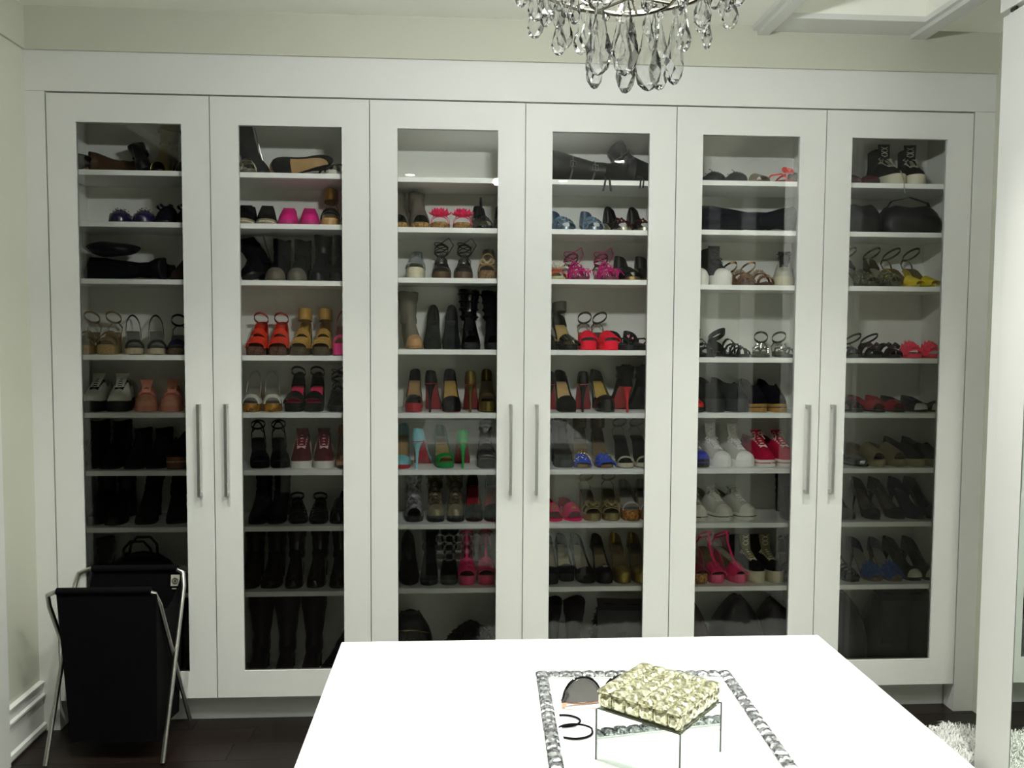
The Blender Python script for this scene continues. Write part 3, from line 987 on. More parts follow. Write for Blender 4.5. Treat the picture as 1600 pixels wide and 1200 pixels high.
# small shifts that keep neighbouring shoes and the panels clear of each other
ADJ = {1: (-0.022, -0.0408), 2: (-0.0088, 0), 3: (0.0308, 0), 4: (-0.0022, 0), 5: (0.0044, 0), 6: (-0.0154, 0), 7: (-0.0088, 0), 8: (0.0088, 0), 9: (0.0154, 0), 10: (0, -0.0007), 11: (0, 0), 12: (0, 0), 13: (0, 0), 14: (0, 0), 15: (0, 0), 16: (-0.0044, 0), 17: (-0.0088, 0), 18: (0.0132, 0), 19: (-0.0066, -0.0041), 20: (0.0066, -0.0056), 21: (0, -0.005), 22: (0, 0), 23: (-0.0066, 0), 24: (0.0066, 0), 25: (-0.0022, 0), 26: (-0.0022, 0), 27: (-0.0088, -0.0064), 28: (0.0132, 0), 29: (-0.0044, 0), 30: (0.0044, 0), 31: (0, 0), 32: (0, 0), 33: (0.0044, 0), 34: (-0.0044, 0), 35: (-0.022, 0), 36: (0.022, 0), 37: (0, -0.0098), 38: (-0.0176, 0), 39: (0, 0), 40: (0.0176, 0), 41: (-0.0132, 0), 42: (-0.0022, -0.0032), 43: (0, -0.0018), 44: (0.0022, 0), 45: (0, 0), 46: (0.0132, 0), 47: (-0.0022, -0.0081), 48: (0, 0), 49: (0.0022, 0), 50: (-0.0022, 0), 51: (0.0022, 0), 52: (-0.0066, 0), 53: (-0.0044, 0), 54: (-0.0022, 0), 55: (0.0066, 0), 56: (0.0066, 0), 57: (0, 0), 58: (0, 0), 59: (0, 0), 60: (0, 0), 61: (0, 0), 62: (-0.0044, 0), 63: (-0.0022, 0), 64: (0, -0.0031), 65: (0.0022, -0.0047), 66: (0.0044, 0), 67: (-0.0022, 0), 68: (-0.0044, 0), 69: (-0.0044, 0), 70: (0.0088, 0), 71: (0.0022, 0), 72: (-0.0044, 0), 73: (0.0044, 0), 74: (0, 0), 75: (0, 0), 76: (0, 0), 77: (-0.0154, 0), 78: (-0.0022, 0), 79: (0.0176, 0), 80: (-0.0188, 0), 81: (-0.0044, 0), 82: (0, 0), 83: (-0.0066, 0), 84: (0.0044, 0), 85: (-0.0132, 0), 86: (0.0198, 0), 87: (0, 0), 88: (0, 0), 89: (0, 0), 90: (0, 0), 91: (-0.0176, 0), 92: (-0.0022, 0), 93: (0, 0), 94: (0.0066, 0), 95: (0.0132, 0), 96: (0, 0), 97: (0, 0), 98: (0, 0), 99: (0, 0), 100: (0, 0), 101: (0, 0), 102: (0, 0), 103: (0, 0), 104: (0, 0), 105: (0, 0), 106: (0, 0), 107: (0, 0), 108: (0, 0), 109: (-0.0022, 0), 110: (0.0022, 0), 111: (-0.011, 0), 112: (0, 0), 113: (0.0088, 0), 114: (0.0022, 0), 115: (0, 0), 116: (0, 0), 117: (0, 0), 118: (-0.0044, 0), 119: (0.0044, -0.0012), 120: (0, 0), 121: (0, 0), 122: (0, 0), 123: (0, 0), 124: (0, 0), 125: (0, 0), 126: (0, 0), 127: (-0.0066, 0), 128: (0.0066, 0), 129: (-0.0066, 0), 130: (-0.0044, 0), 131: (-0.0022, 0), 132: (-0.0022, 0), 133: (0.0066, 0), 134: (0.0088, 0), 135: (0, 0), 136: (0, 0), 137: (0, 0), 138: (0, 0), 139: (0, 0), 140: (0, 0), 141: (0, 0), 142: (0, 0), 143: (0, 0), 144: (0, 0), 145: (0, 0), 146: (-0.0088, 0), 147: (0, 0), 148: (0.0022, 0), 149: (-0.0022, 0), 150: (0.0088, 0), 151: (0, 0), 152: (-0.0154, 0), 153: (0.0088, 0), 154: (0, 0), 155: (0.0066, 0), 156: (0, 0), 157: (0, 0), 158: (-0.0022, 0), 159: (0.0022, 0), 160: (0, 0), 161: (-0.0132, 0), 162: (-0.011, 0), 163: (0.0022, 0), 164: (0.0044, 0), 165: (0.0124, 0), 166: (0, 0), 167: (0, 0), 168: (0, -0.0046), 169: (0, 0), 170: (-0.0022, 0), 171: (0.0022, -0.001), 172: (0, 0), 173: (0, 0), 174: (0, 0), 175: (0, 0), 176: (-0.0198, 0), 177: (0.0066, -0.001), 178: (0.0022, -0.0019), 179: (0.0044, -0.0028), 180: (0.0066, -0.0038), 181: (-0.0044, -0.006), 182: (-0.0066, -0.0019), 183: (0, -0.005), 184: (0.0044, -0.0045), 185: (0.0066, -0.0038), 186: (0, 0), 187: (-0.0022, 0), 188: (0.0022, 0), 189: (0, 0), 190: (0, 0), 191: (0, 0), 192: (-0.0044, 0), 193: (-0.011, -0.0037), 194: (-0.0154, -0.004), 195: (-0.0005, 0), 196: (-0.011, 0), 197: (-0.0198, 0), 198: (-0.0217, 0), 199: (-0.0066, 0), 200: (0.0066, 0), 201: (-0.0022, -0.0011), 202: (0.0022, -0.0034), 203: (0, 0), 204: (0, 0), 205: (0, 0), 206: (0, 0), 207: (-0.0022, 0), 208: (0.0022, 0), 209: (0, 0), 210: (0, 0), 211: (-0.0088, 0), 212: (0.0044, 0), 213: (0.0044, 0), 214: (0, 0), 215: (0, 0), 216: (0, 0), 217: (-0.0176, 0), 218: (-0.0206, 0), 219: (0, 0), 220: (0, 0), 221: (0, 0), 222: (-0.0022, -0.0051), 223: (0.0022, -0.0007), 224: (0, 0), 225: (0, 0), 226: (0, 0), 227: (0, 0), 228: (0, 0), 229: (0, 0), 230: (0, 0), 231: (0, 0), 232: (0, 0), 233: (-0.0041, 0), 234: (-0.0066, 0), 235: (0.0023, 0)}
SEQ = [0]
def put(door, row, places, name, cat, desc, fn, kw, yf=.052, rot=None, each=None, dz=0):
    """stand one thing (or a pair) on a shelf: places = [(x, yaw in degrees)]"""
    proto, L = fn(name, **kw)
    z = SHELF[door][row - 1] + dz
    for i, pl in enumerate(places):
        x, yaw = pl[:2]
        o = proto if i == 0 else dup(proto)
        a = math.radians(yaw)
        jit = random.uniform(0, .010)
        dep = abs(math.cos(a)) * L / 2 + abs(math.sin(a)) * .04
        o.location = (x, yf + jit + dep, z)
        if rot:
            o.rotation_euler = tuple(math.radians(q) for q in rot)
            o.rotation_euler.z += a
            settle(o, z + .0005)
        else:
            o.rotation_euler = (0, 0, a)
        if len(pl) > 2:
            o.location.y += pl[2]
        SEQ[0] += 1
        if SEQ[0] in ADJ:
            o.location.x += ADJ[SEQ[0]][0]
            o.location.y += ADJ[SEQ[0]][1]
        else:
            keep_inside(o)
        which = ''
        if each:
            which = each[i] + ', '
        elif len(places) == 2:
            which = ('left', 'right')[i] + ' of pair, '
        sep = ', ' if True else ' '
        tag(o, '%s%s%s%s, %s' % (desc, sep, which, ROWW[row - 1], DOORW[door - 1]), cat, ('%s on the %s behind the %s' % (cat + ('es' if cat.endswith('sh') else 's'), ROWW[row - 1], DOORW[door - 1])))
# ---------------------------------------------------------------- door one
put(1,1,[(-1.686, 14)],'ankle_boot','boot','brown leather boot lying on its side',boot,dict(c='4d3a28',shaft=.10,h=.04,W=.042,L=.20),rot=(0,90,0),yf=.10)
put(1,1,[(-1.710, 0)],'folded_pouch','pouch','dark brown folded leather pouch at the edge',folded,dict(c='2b2019',w=.09,d=.05,hh=.07,layers=1),yf=.03)
put(1,1,[(-1.522, 10)],'ankle_boot','boot','black leather strap boot leaning behind the brown one',boot,dict(c='soft',shaft=.05,h=.05,W=.030,L=.215),yf=.06,rot=(0,-24,0))
put(1,1,[(-1.417, 0),(-1.332, 2)],'gladiator_sandal','sandal','gold gladiator cuff sandal with cut-out ankle',boot,dict(c='8e7d48:foil',sole='dkbrown',shaft=.11,h=.075,heel='stiletto',peep=True,W=.036,L=.215,cut=2,lin_='dkbrown'))
put(1,2,[(-1.579, 12),(-1.489, 8)],'ballet_flat','shoe','navy studded patent ballet flat',flat,dict(c='violet:patent',sole='dkbrown',deco=('studs','silver:metal',26),tall=1.25,W=.044))
put(1,2,[(-1.416, 4),(-1.335, 0)],'loafer','shoe','black suede loafer with a bow',flat,dict(c='191826:suede',vamp=.34,deco=('bow','191826:suede'),bk=.055,tall=1.45,W=.041))
put(1,3,[(-1.422, 4)],'knee_boot','boot','dark knee boot lying with its foot at the door edge',boot,dict(c='1a1820:suede',shaft=.26,h=.03,W=.042,cuffr=.95),rot=(0,-90,0),yf=.07)
put(1,3,[(-1.339, -6)],'slouch_boot','boot','brown suede slouch boot standing beside the lying boots',boot,dict(c='3a2c27:suede',shaft=.125,h=.015,cuffr=1.15,W=.042))
put(1,3,[(-1.630, 0)],'folded_boot_shaft','boot','soft dark leather boot shaft folded on top of the knee boot',folded,dict(c='20202a:leather',w=.17,d=.17,hh=.058,layers=1),yf=.08,dz=.096)
put(1,4,[(-1.736, 8),(-1.648, 10)],'wedge_sandal','sandal','tan strappy espadrille wedge sandal',sandal,dict(c='8e7c58:leather',straps=[(.14,.14,.030),(.36,.40,.014)],sole='rope:rope',h=.085,p=.035,base='wedge',ankle='8e7c58',tee=False,lin_='8e7c58'))
put(1,4,[(-1.557, 22),(-1.462, 20)],'slingback_heel','shoe','grey peep-toe slingback with a black edge',pump,dict(c='3c3b38:leather',lin_='77756c',peep=True,sling=True,h=.09,p=.022,sole='beige:rubber',plat='beige:satin',vamp=.22,L=.215))
put(1,4,[(-1.375, 14),(-1.311, 10)],'wedge_sandal','sandal','dark violet ankle-strap sandal on a cork wedge',sandal,dict(c='252038:suede',straps=[(.15,.15,.055)],sole='584a36:cork',h=.075,p=.022,base='wedge',ankle='252038',lin_='55534e',back=None))
put(1,5,[(-1.697, 6),(-1.618, 10)],'sneaker','sneaker','white lace-up sneaker with a thick black sole',sneaker,dict(c='dfe0d0:leather',sole='141416:rubber',lace='232320:fabric',st=.034,W=.043,lin_='soft',tongue='dfe0d0:leather',bow=False,tall=1.05,heelc='soft'))
put(1,5,[(-1.515, 16),(-1.411, 12)],'strap_sneaker','sneaker','salmon pink sneaker with touch straps',sneaker,dict(c='salmon:leather',sole='salmon:rubber',velcro='a8604e:leather',lace=None,st=.014,W=.042,lin_='8b5148',tall=1.0,toecap='dd9e7c:leather'))
put(1,6,[(-1.712, 2),(-1.640, 0)],'ankle_boot','boot','black suede ankle boot with a high shaft',boot,dict(c='1a1a1e:suede',shaft=.105,h=.035,W=.039))
put(1,6,[(-1.542, 4),(-1.460, 4)],'bootie','boot','charcoal felt bootie with a low heel',boot,dict(c='24242a:suede',shaft=.07,h=.04,W=.040))
put(1,6,[(-1.368, 4),(-1.298, 2)],'flatform_shoe','shoe','black flatform shoe with a brown sole',sneaker,dict(c='18161a:suede',sole='6f4a30:rubber',slip=True,lace=None,st=.040,W=.041,tall=1.15,band='b99a6e:rope'))
put(1,7,[(-1.697, 0),(-1.623, 0)],'ankle_boot','boot','black leather boot with rounded toe',boot,dict(c='17171b',shaft=.09,h=.05,W=.040))
put(1,7,[(-1.509, 6),(-1.399, 14)],'ankle_boot','boot','black boot with slouched shaft',boot,dict(c='19191d:suede',shaft=.085,h=.06,W=.042,flop=.25))
put(1,8,[(-1.538, 0)],'handbag','bag','black soft handbag with round handles behind the hamper',bag,dict(c='15151a',w=.26,d=.15,hh=.13,handle='26262b:leather'))
put(1,8,[(-1.702, 4)],'bootie','boot','black bootie left of the handbag',boot,dict(c='151519',shaft=.09,h=.05))
put(1,9,[(-1.416, 0),(-1.351, 6)],'knee_boot','boot','tall black boot standing in the dark',boot,dict(c='141418',shaft=.24,h=.05,W=.039))
# ---------------------------------------------------------------- door two
put(2,1,[(-1.062, 20)],'slouch_boot','boot','dark grey slouchy boot slumped against the left side',boot,dict(c='2c2e30:suede',shaft=.15,h=.03,cuffr=1.15,zip_='silver:metal',L=.18),rot=(0,-18,0),yf=.12)
put(2,1,[(-0.894, -62)],'platform_shoe','shoe','black platform shoe lying with its tan sole outward',pump,dict(c='17181c:suede',sole='c09062:leather',h=.09,p=.022,plat='c09062:leather',vamp=.3,W=.040),rot=(0,78,0),yf=.10)
put(2,1,[(-1.082, 30)],'bow_clip_sandal','sandal','pewter sandal poking over the shelf edge',sandal,dict(c='6f6c58:foil',straps='glad',sole='55523f',h=.014,L=.10,W=.030,deco=('jewels','8b8870:metal',12)),yf=.010)
put(2,1,[(-0.725, -30)],'sandal','sandal','white sandal with black edging straps',sandal,dict(c='black:patent',straps='cross',sole='d8d4c4:leather',lin_='d8d4c4',h=.05,base='wedge',p=.02))
put(2,2,[(-1.092, 4),(-1.022, 8)],'espadrille','shoe','black espadrille with a white stitched sole',sneaker,dict(c='17171b:canvas',sole='9a9070:rope',slip=True,lace=None,st=.014,W=.0385,tall=1.15,band='d8d2b8:rope'))
put(2,2,[(-0.938, 6),(-0.859, 10)],'slip_on_sneaker','sneaker','hot pink slip-on sneaker',sneaker,dict(c='d81f7e:canvas',sole='b81b6c:rubber',slip=True,lace=None,st=.012,W=.0385,tall=1.05,lin_='8a1450'))
put(2,2,[(-0.771, 6),(-0.701, 4)],'wedge_sandal','sandal','black sandal with a tan platform and gold cuff',sandal,dict(c='1a191c:suede',straps='wide2',sole='c29a5a:wood',h=.06,p=.026,base='wedge',lin_='c29a5a',ankle='a9823f:foil',cuff=.045,L=.215))
put(2,3,[(-1.052, -12)],'slouch_boot','boot','black suede slouch boot folded over at the left',boot,dict(c='17171c:suede',shaft=.13,h=.02,cuffr=1.2,flop=-.6,zip_='silver:metal'),rot=(0,-22,0))
put(2,3,[(-0.978, 0),(-0.898, 0)],'winter_boot','boot','black boot with a grey rubber toe',boot,dict(c='1b1a20:suede',shaft=.12,h=.02,W=.040,toec='5f584a:rubber',sole='5f584a:rubber'))
put(2,3,[(-0.810, 0),(-0.733, 0)],'knee_boot','boot','smooth black boot touching the shelf above',boot,dict(c='17171d',shaft=.115,h=.045,W=.039))
put(2,4,[(-1.055, 4),(-0.973, 6)],'wedge_sandal','sandal','coral orange strappy wedge sandal',sandal,dict(c='coral:suede',straps='wedge3',sole='5b3a2a:cork',h=.085,p=.030,base='wedge',lin_='6a2f22',ankle='8d3427',W=.0405,back='coral:suede'))
put(2,4,[(-0.885, 0),(-0.810, 2)],'wedge_sandal','sandal','golden tan wedge sandal with wide ankle cuff',sandal,dict(c='b08a44:leather',straps='wedge3',sole='4b3b22:cork',h=.085,p=.030,base='wedge',lin_='3b2f1c',ankle='b08a44:leather',cuff=.045,W=.039,back='b08a44:leather'))
put(2,4,[(-0.732, 4)],'platform_pump','shoe','hot pink peep-toe platform slingback',pump,dict(c='e23a84:satin',lin_='8a5a48',peep=True,h=.115,p=.045,plat='e23a84:satin',sling=True,vamp=.22,heel='cone',sole='5a3a30'))
put(2,5,[(-1.086, 6),(-1.010, 12)],'slingback_wedge','shoe','white peep-toe slingback wedge with a floral sole',pump,dict(c='dcdccb:leather',lin_='8b897c',peep=True,sling=True,h=.085,p=.030,wedge=True,sole='b9873f:snake',vamp=.22,W=.0385))
put(2,5,[(-0.915, 2),(-0.837, 2)],'wedge_sandal','sandal','black ankle-strap wedge with hot pink lining',sandal,dict(c='15141b:suede',straps=[(.20,.20,.065)],sole='17171d:suede',h=.09,p=.034,base='wedge',lin_='f0305f:satin',ankle='17171d',back='15141b:suede',bkh=.06))
put(2,5,[(-0.746, 6)],'lace_sandal','sandal','black strappy lace-up sandal',sandal,dict(c='24231f',straps='cage',sole='2c2a24',h=.07,p=.02,base='block',lace=True,ankle='24231f',lin_='4a463a'))
put(2,6,[(-1.061, 16),(-0.983, 14)],'slingback_heel','shoe','black peep-toe slingback heel',pump,dict(c='19191c:suede',lin_='2c2925',peep=True,sling=True,h=.10,p=.024,vamp=.30,W=.038,strap='19191c'))
put(2,6,[(-0.894, 6),(-0.808, 8)],'wedge_sneaker','sneaker','wine red and pink sneaker with white sole',sneaker,dict(c='561a24:suede',sole='e3e0d6:rubber',lace='d9b0a8:fabric',tongue='6a1c2c:suede',stripe='d3a59a',st=.022,W=.041,high=False,tall=1.1,bow=False,lin_='5c1c28',wedge=.03))
put(2,6,[(-0.727, 10)],'pump','shoe','nude patent pump beside the wine sneakers',pump,dict(c='cb8f6a:patent',lin_='8a6844',h=.105,p=.012,W=.036))
put(2,7,[(-1.058, 0),(-0.982, 0)],'ankle_boot','boot','black suede boot with tall shaft',boot,dict(c='18171c:suede',shaft=.095,h=.06,W=.036,cuffr=.92))
put(2,7,[(-0.909, 12),(-0.833, 6)],'strappy_sandal','sandal','black strappy flat sandal',sandal,dict(c='1d1c20',straps='cage',sole='201f22',h=.018,L=.23,ankle='1d1c20',lin_='2c2b2a',back='1d1c20'))
put(2,7,[(-0.733, -4)],'loafer','shoe','black patent loafer near the right door edge',flat,dict(c='16161b:patent',vamp=.36,tall=1.7,bk=.07,h=.03,W=.041,deco=('studs','silver:metal',4)))
put(2,8,[(-1.094, 0),(-1.015, 0)],'ankle_boot','boot','black leather boot with wide shaft',boot,dict(c='121217',shaft=.125,h=.055,cuffr=1.05,W=.041))
put(2,8,[(-0.923, 4)],'ankle_boot','boot','black slim boot in the middle of the shelf',boot,dict(c='15151a:patent',shaft=.12,h=.06,W=.036))
put(2,8,[(-0.832, 0),(-0.742, 2)],'ankle_boot','boot','black slim shiny boot',boot,dict(c='131318:patent',shaft=.125,h=.06,W=.037))
put(2,9,[(-1.063, 0),(-0.966, 2),(-0.879, -2)],'knee_boot','boot','tall black knee boot',boot,dict(c='121217',shaft=.25,h=.05,W=.038,cuffr=1.05),each=['first from left','second from left','third from left'])
put(2,9,[(-0.764, 0)],'slouch_boot','boot','black boot tipped over against the right side',boot,dict(c='141419:suede',shaft=.17,h=.04),rot=(0,32,0))
# ---------------------------------------------------------------- door three
put(3,2,[(-0.498, 8),(-0.419, 10)],'open_bootie','boot','grey sheer peep-toe bootie on a cork sole',boot,dict(c='6c6458:suede',sole='a9824c:cork',shaft=.075,h=.05,p=.02,heel='wedge',peep=True,L=.205,lin_='cfc9b4'))
put(3,2,[(-0.323, 0),(-0.242, -2)],'flower_sandal','sandal','hot pink flower sandal with a cork sole',sandal,dict(c='e0235f:satin',straps='two',sole='a47b45:cork',h=.03,p=.022,base='wedge',lin_='a98f68',deco=('flower','ef2d64:satin'),W=.0385))
put(3,2,[(-0.150, 8),(-0.097, 4)],'gladiator_sandal','sandal','black strappy gladiator sandal with buckles',sandal,dict(c='17161a',straps='glad',sole='1d1c1f',h=.06,p=.012,base='block',tee=True,back='17161a',bkh=.06,lin_='8b8060',L=.205,deco=('studs','silver:metal',10)))
put(3,3,[(-0.427, 0)],'clog','shoe','white clog with a pale wooden platform',sandal,dict(c='9aa0a2:leather',straps='slide',sole='d6cfb2:wood',h=.075,p=.040,base='wedge',lin_='8e8b7c',back='9aa0a2:leather'))
put(3,3,[(-0.325, 2),(-0.234, -2)],'wood_sandal','sandal','black sandal with a wooden sole and looped ties',sandal,dict(c='1b1a1c',straps=[(.16,.16,.045)],sole='5a4028:wood',h=.062,p=.024,base='wedge',lin_='3b3026',ankle='1b1a1c',lace=True))
put(3,3,[(-0.136, -4)],'platform_sandal','sandal','tan strappy platform sandal',sandal,dict(c='a88a62:leather',straps='cage',sole='8a6a42:cork',h=.09,p=.03,base='block',lin_='6a5438',back='7d684a:leather',deco=('bow','c2ab84:leather')))
put(3,4,[(-0.432, 14)],'lace_bootie','boot','grey lace bootie with a nude toe',boot,dict(c='75705f:fabric',shaft=.13,h=.07,p=.012,heel='cone',W=.034,sole='a27c52',toec='b08a5c:satin'))
put(3,4,[(-0.358, 0),(-0.284, 0)],'pump','shoe','black suede pump with a pointed back',pump,dict(c='1f2424:suede',lin_='232626',h=.115,p=.02,vamp=.44,W=.0355,bk=.085,side=.05))
put(3,4,[(-0.215, 4)],'caged_bootie','boot','black patent caged bootie with cut-outs',boot,dict(c='121216:patent',shaft=.125,h=.085,p=.022,heel='cone',peep=True,cut=4,L=.21,W=.038))
put(3,4,[(-0.127, 2)],'caged_bootie','boot','black strappy cage bootie half hidden by the stile',boot,dict(c='19191c:suede',shaft=.12,h=.085,p=.022,heel='cone',peep=True,cut=4,L=.21,W=.038))
put(3,5,[(-0.435, 0)],'pump','shoe','black pump with red underside and tan lining',pump,dict(c='1b1518:patent',lin_='a5855c',sole='red:patent',plat='a3202c:patent',h=.115,p=.034,vamp=.18,W=.037,toe='round'))
put(3,5,[(-0.361, 176)],'pump','shoe','black pump turned heel outward with a red sole',pump,dict(c='131217',sole='a81f2c:satin',h=.118,p=.012,W=.035))
put(3,5,[(-0.286, 4)],'pump','shoe','black suede round-toe pump with golden lining',pump,dict(c='15151a:suede',lin_='b0914c',h=.115,p=.026,vamp=.22,W=.038,sole='red'))
put(3,5,[(-0.204, 178)],'pump','shoe','gold pump turned heel outward with a red sole',pump,dict(c='8f7c46:foil',sole='8d2a26:satin',h=.118,p=.012,W=.034))
put(3,5,[(-0.137, 0)],'platform_pump','shoe','gold peep-toe platform pump',pump,dict(c='8f7c42:foil',peep=True,lin_='3a3222',h=.115,p=.040,plat='8f7c42:foil',vamp=.2,W=.035,heel='cone'))
put(3,6,[(-0.484, 0)],'pump','shoe','aqua pump with tan lining at the left edge',pump,dict(c='7cc4cc:satin',lin_='a58757',h=.112,p=.014,W=.037,sole='red'))
put(3,6,[(-0.407, 172)],'pump','shoe','aqua pump turned heel outward with a red sole',pump,dict(c='8fd0d8:satin',sole='c01d35:satin',h=.112,p=.008,W=.036))
put(3,6,[(-0.319, 10)],'peep_toe_pump','shoe','bright green peep-toe pump with tan lining',pump,dict(c='0f8f3f:satin',peep=True,lin_='8f7748',h=.105,p=.022,plat='0f8f3f:satin',vamp=.2,W=.038))
put(3,6,[(-0.239, 182)],'peep_toe_pump','shoe','bright green pump turned heel outward',pump,dict(c='10a045:satin',sole='8d2a2a:satin',h=.105,p=.012,W=.036))
put(3,6,[(-0.141, 2)],'platform_sandal','sandal','black and grey chunky buckled platform sandal',sandal,dict(c='2b2a2b:leather',straps='wide2',sole='26262a:rubber',h=.085,p=.036,base='wedge',lin_='857e70',ankle='2b2a2b',cuff=.02,back='2b2a2b'))
put(3,7,[(-0.438, 4)],'snake_bootie','boot','silver snakeskin peep-toe bootie',boot,dict(c='a8a8ac:snake',shaft=.075,h=.06,p=.02,heel='cone',peep=True,W=.038,lin_='221f22'))
put(3,7,[(-0.350, 4),(-0.267, 2)],'lace_bootie','shoe','python print lace-up heel with gold toe',boot,dict(c='8a7e62:snake',shaft=.055,h=.085,p=.024,heel='cone',lace='4c4334:fabric',toec='b9a97c:foil',W=.036,sole='soft',L=.215))
put(3,7,[(-0.189, 2),(-0.116, 2)],'pump','shoe','black suede pump with red lining',pump,dict(c='16151a:suede',lin_='8e1a22:satin',h=.112,p=.026,vamp=.24,W=.037,sole='red'))
put(3,8,[(-0.448, 6)],'pump','shoe','black pointed suede pump at the left edge',pump,dict(c='131317:suede',toe='point',h=.12,p=.02,vamp=.34,bk=.09,side=.05,lin_='1b1b1f',W=.040))
put(3,8,[(-0.373, 0),(-0.300, 0)],'lace_bootie','boot','black laced bootie with a round toe',boot,dict(c='15151a:suede',shaft=.10,h=.08,p=.02,heel='cone',lace='1c1c22:fabric',W=.0365))
put(3,8,[(-0.220, 0),(-0.139, 0)],'t_strap_sandal','sandal','raspberry pink T-strap platform sandal',sandal,dict(c='e03468:satin',straps=[(.13,.13,.020),(.20,.28,.016),(.28,.20,.016),(.36,.36,.022)],sole='e03468:satin',h=.115,p=.036,base='stiletto',tee=True,ankle='e03468:satin',back='c02a58:satin',lin_='701c34',W=.036,L=.21,heelc='e03468:satin'))
put(3,9,[(-0.451, 4)],'handbag','bag','black domed handbag with gold piping',bag,dict(c='141416',w=.20,d=.15,hh=.265,dome=.62,piping='9c8a5a:metal'))
put(3,9,[(-0.201, 0)],'fur_hat','hat','black fluffy fur hat beside the piped handbag',bag,dict(c='121214:fur',w=.24,d=.18,hh=.21,dome=.8,fur=2600))
# ---------------------------------------------------------------- door four
put(4,1,[(0.445, 6)],'moto_boot','boot','black buckled boot lying with its shaft to the left',boot,dict(c='141417',shaft=.27,h=.04,W=.050,cuffr=1.22,buckle='silver:metal'),rot=(0,-84,0),yf=.045)
put(4,1,[(0.523, 12, .02)],'moto_boot','boot','black buckled boot leaning at the right edge',boot,dict(c='17171a',shaft=.12,h=.04,W=.044,buckle='silver:metal'),rot=(0,-40,0))
put(4,2,[(0.158, 14),(0.282, 6)],'jewelled_sandal','sandal','blue tulle sandal with silver jewels',sandal,dict(c='6f8fae:satin',straps='wide2',sole='8896a0:foil',h=.045,p=.012,base='cone',lin_='5d7387',back='56687c:satin',bkh=.06,deco=('jewels','d3dcdd:metal',34),L=.21))
put(4,2,[(0.391, 14),(0.485, 8)],'jewelled_sandal','sandal','black high-back sandal with red and green jewels',sandal,dict(c='1a191c',straps='two',sole='b9b39c:foil',h=.05,p=.012,base='cone',lin_='2a2928',back='18171a',bkh=.082,deco=('jewels','7d2a30:glitter',28),L=.21))
put(4,3,[(0.134, 6)],'flower_sandal','sandal','orange and white flower sandal at the left edge',sandal,dict(c='d4502c:satin',straps='band',sole='c4bc92',lin_='b9a970',h=.06,base='cone',deco=('flower','e6e0cc:satin'),L=.21))
put(4,3,[(0.225, 10),(0.347, 6)],'fringe_sandal','sandal','magenta fringed tie-up sandal',sandal,dict(c='c81f78:suede',straps='cage',sole='6a2a40',h=.03,lace=True,lin_='6a3a3e',deco=('fringe','d4207c:suede'),L=.215,ankle='5a2030'))
put(4,3,[(0.441, 10),(0.514, 8)],'wedge_slide','sandal','black slide with a gold-tan edge',sandal,dict(c='17171a:suede',straps='slide',sole='b99a62:foil',h=.06,p=.012,base='wedge',lin_='18181b',back='17171a',bkh=.055,L=.205))
put(4,4,[(0.113, 4),(0.184, 12)],'ankle_strap_heel','sandal','black open heel with wide taupe ankle cuff',sandal,dict(c='18171a:patent',straps=[(.17,.17,.070)],sole='1d1c1e',h=.10,p=.02,base='stiletto',lin_='a8905c',ankle='4a4438:leather',cuff=.040,back='2c2822:leather',L=.21))
put(4,4,[(0.275, -2),(0.351, 8)],'wedge_sandal','sandal','bright red slingback sandal on a low wedge',sandal,dict(c='f01d3c:fabric',straps=[(.17,.17,.075)],sole='f01d3c:fabric',h=.07,p=.035,base='wedge',lin_='4f4a40',ankle='4a3a34:leather',W=.0375))
put(4,4,[(0.414, 14),(0.488, 20)],'thong_sandal','sandal','black thong sandal with pink flowers',sandal,dict(c='19181b:rubber',straps=[],sole='1c1b1e:rubber',h=.03,p=.018,base='wedge',thong=True,lin_='19181b:rubber',deco=('jewels','e88aa6:satin',5),back='1d1c20:rubber'))
put(4,5,[(0.118, 176)],'pump','shoe','black pump heel outward at the left edge with red sole',pump,dict(c='15141a',sole='b3202c:satin',h=.115,p=.014,W=.036))
put(4,5,[(0.181, 6)],'pump','shoe','black pump with a square tan lining',pump,dict(c='151418:suede',lin_='c2a06c',h=.112,p=.03,toe='square',vamp=.20,W=.0365,sole='black'))
put(4,5,[(0.262, 172)],'pump','shoe','black patent pump heel outward with a red sole',pump,dict(c='15131a:patent',sole='a01c28:satin',h=.116,p=.014,W=.036))
put(4,5,[(0.338, 10)],'pump','shoe','black patent round-toe pump with golden lining',pump,dict(c='141318:patent',lin_='c0a050',h=.115,p=.032,vamp=.20,W=.038,sole='black'))
put(4,5,[(0.423, 184)],'high_pump','shoe','tall black suede pump heel outward with a red sole',boot,dict(c='16161b:suede',sole='c02a30:satin',shaft=.05,h=.105,p=.014,heel='stiletto',W=.037))
put(4,5,[(0.504, 182)],'high_pump','shoe','tall black suede shoe at the right stile',boot,dict(c='17171c:suede',sole='black',shaft=.05,h=.105,p=.014,heel='stiletto',W=.037))
put(4,6,[(0.173, 4)],'bootie','boot','black suede platform bootie',boot,dict(c='17171a:suede',shaft=.05,h=.095,p=.03,heel='block',W=.039,L=.22))
put(4,6,[(0.254, -2),(0.339, 6)],'spiked_sandal','sandal','blue satin sandal with spiked ankle cuff',sandal,dict(c='2a55d8:satin',straps=[(.14,.14,.075)],sole='8a6a4a',h=.095,p=.012,base='stiletto',lin_='6b5a42',ankle='5a4b38:leather',cuff=.050,back='5a4b38:leather',bkh=.06,deco=('studs','c9b27a:metal',30),W=.0375,L=.20))
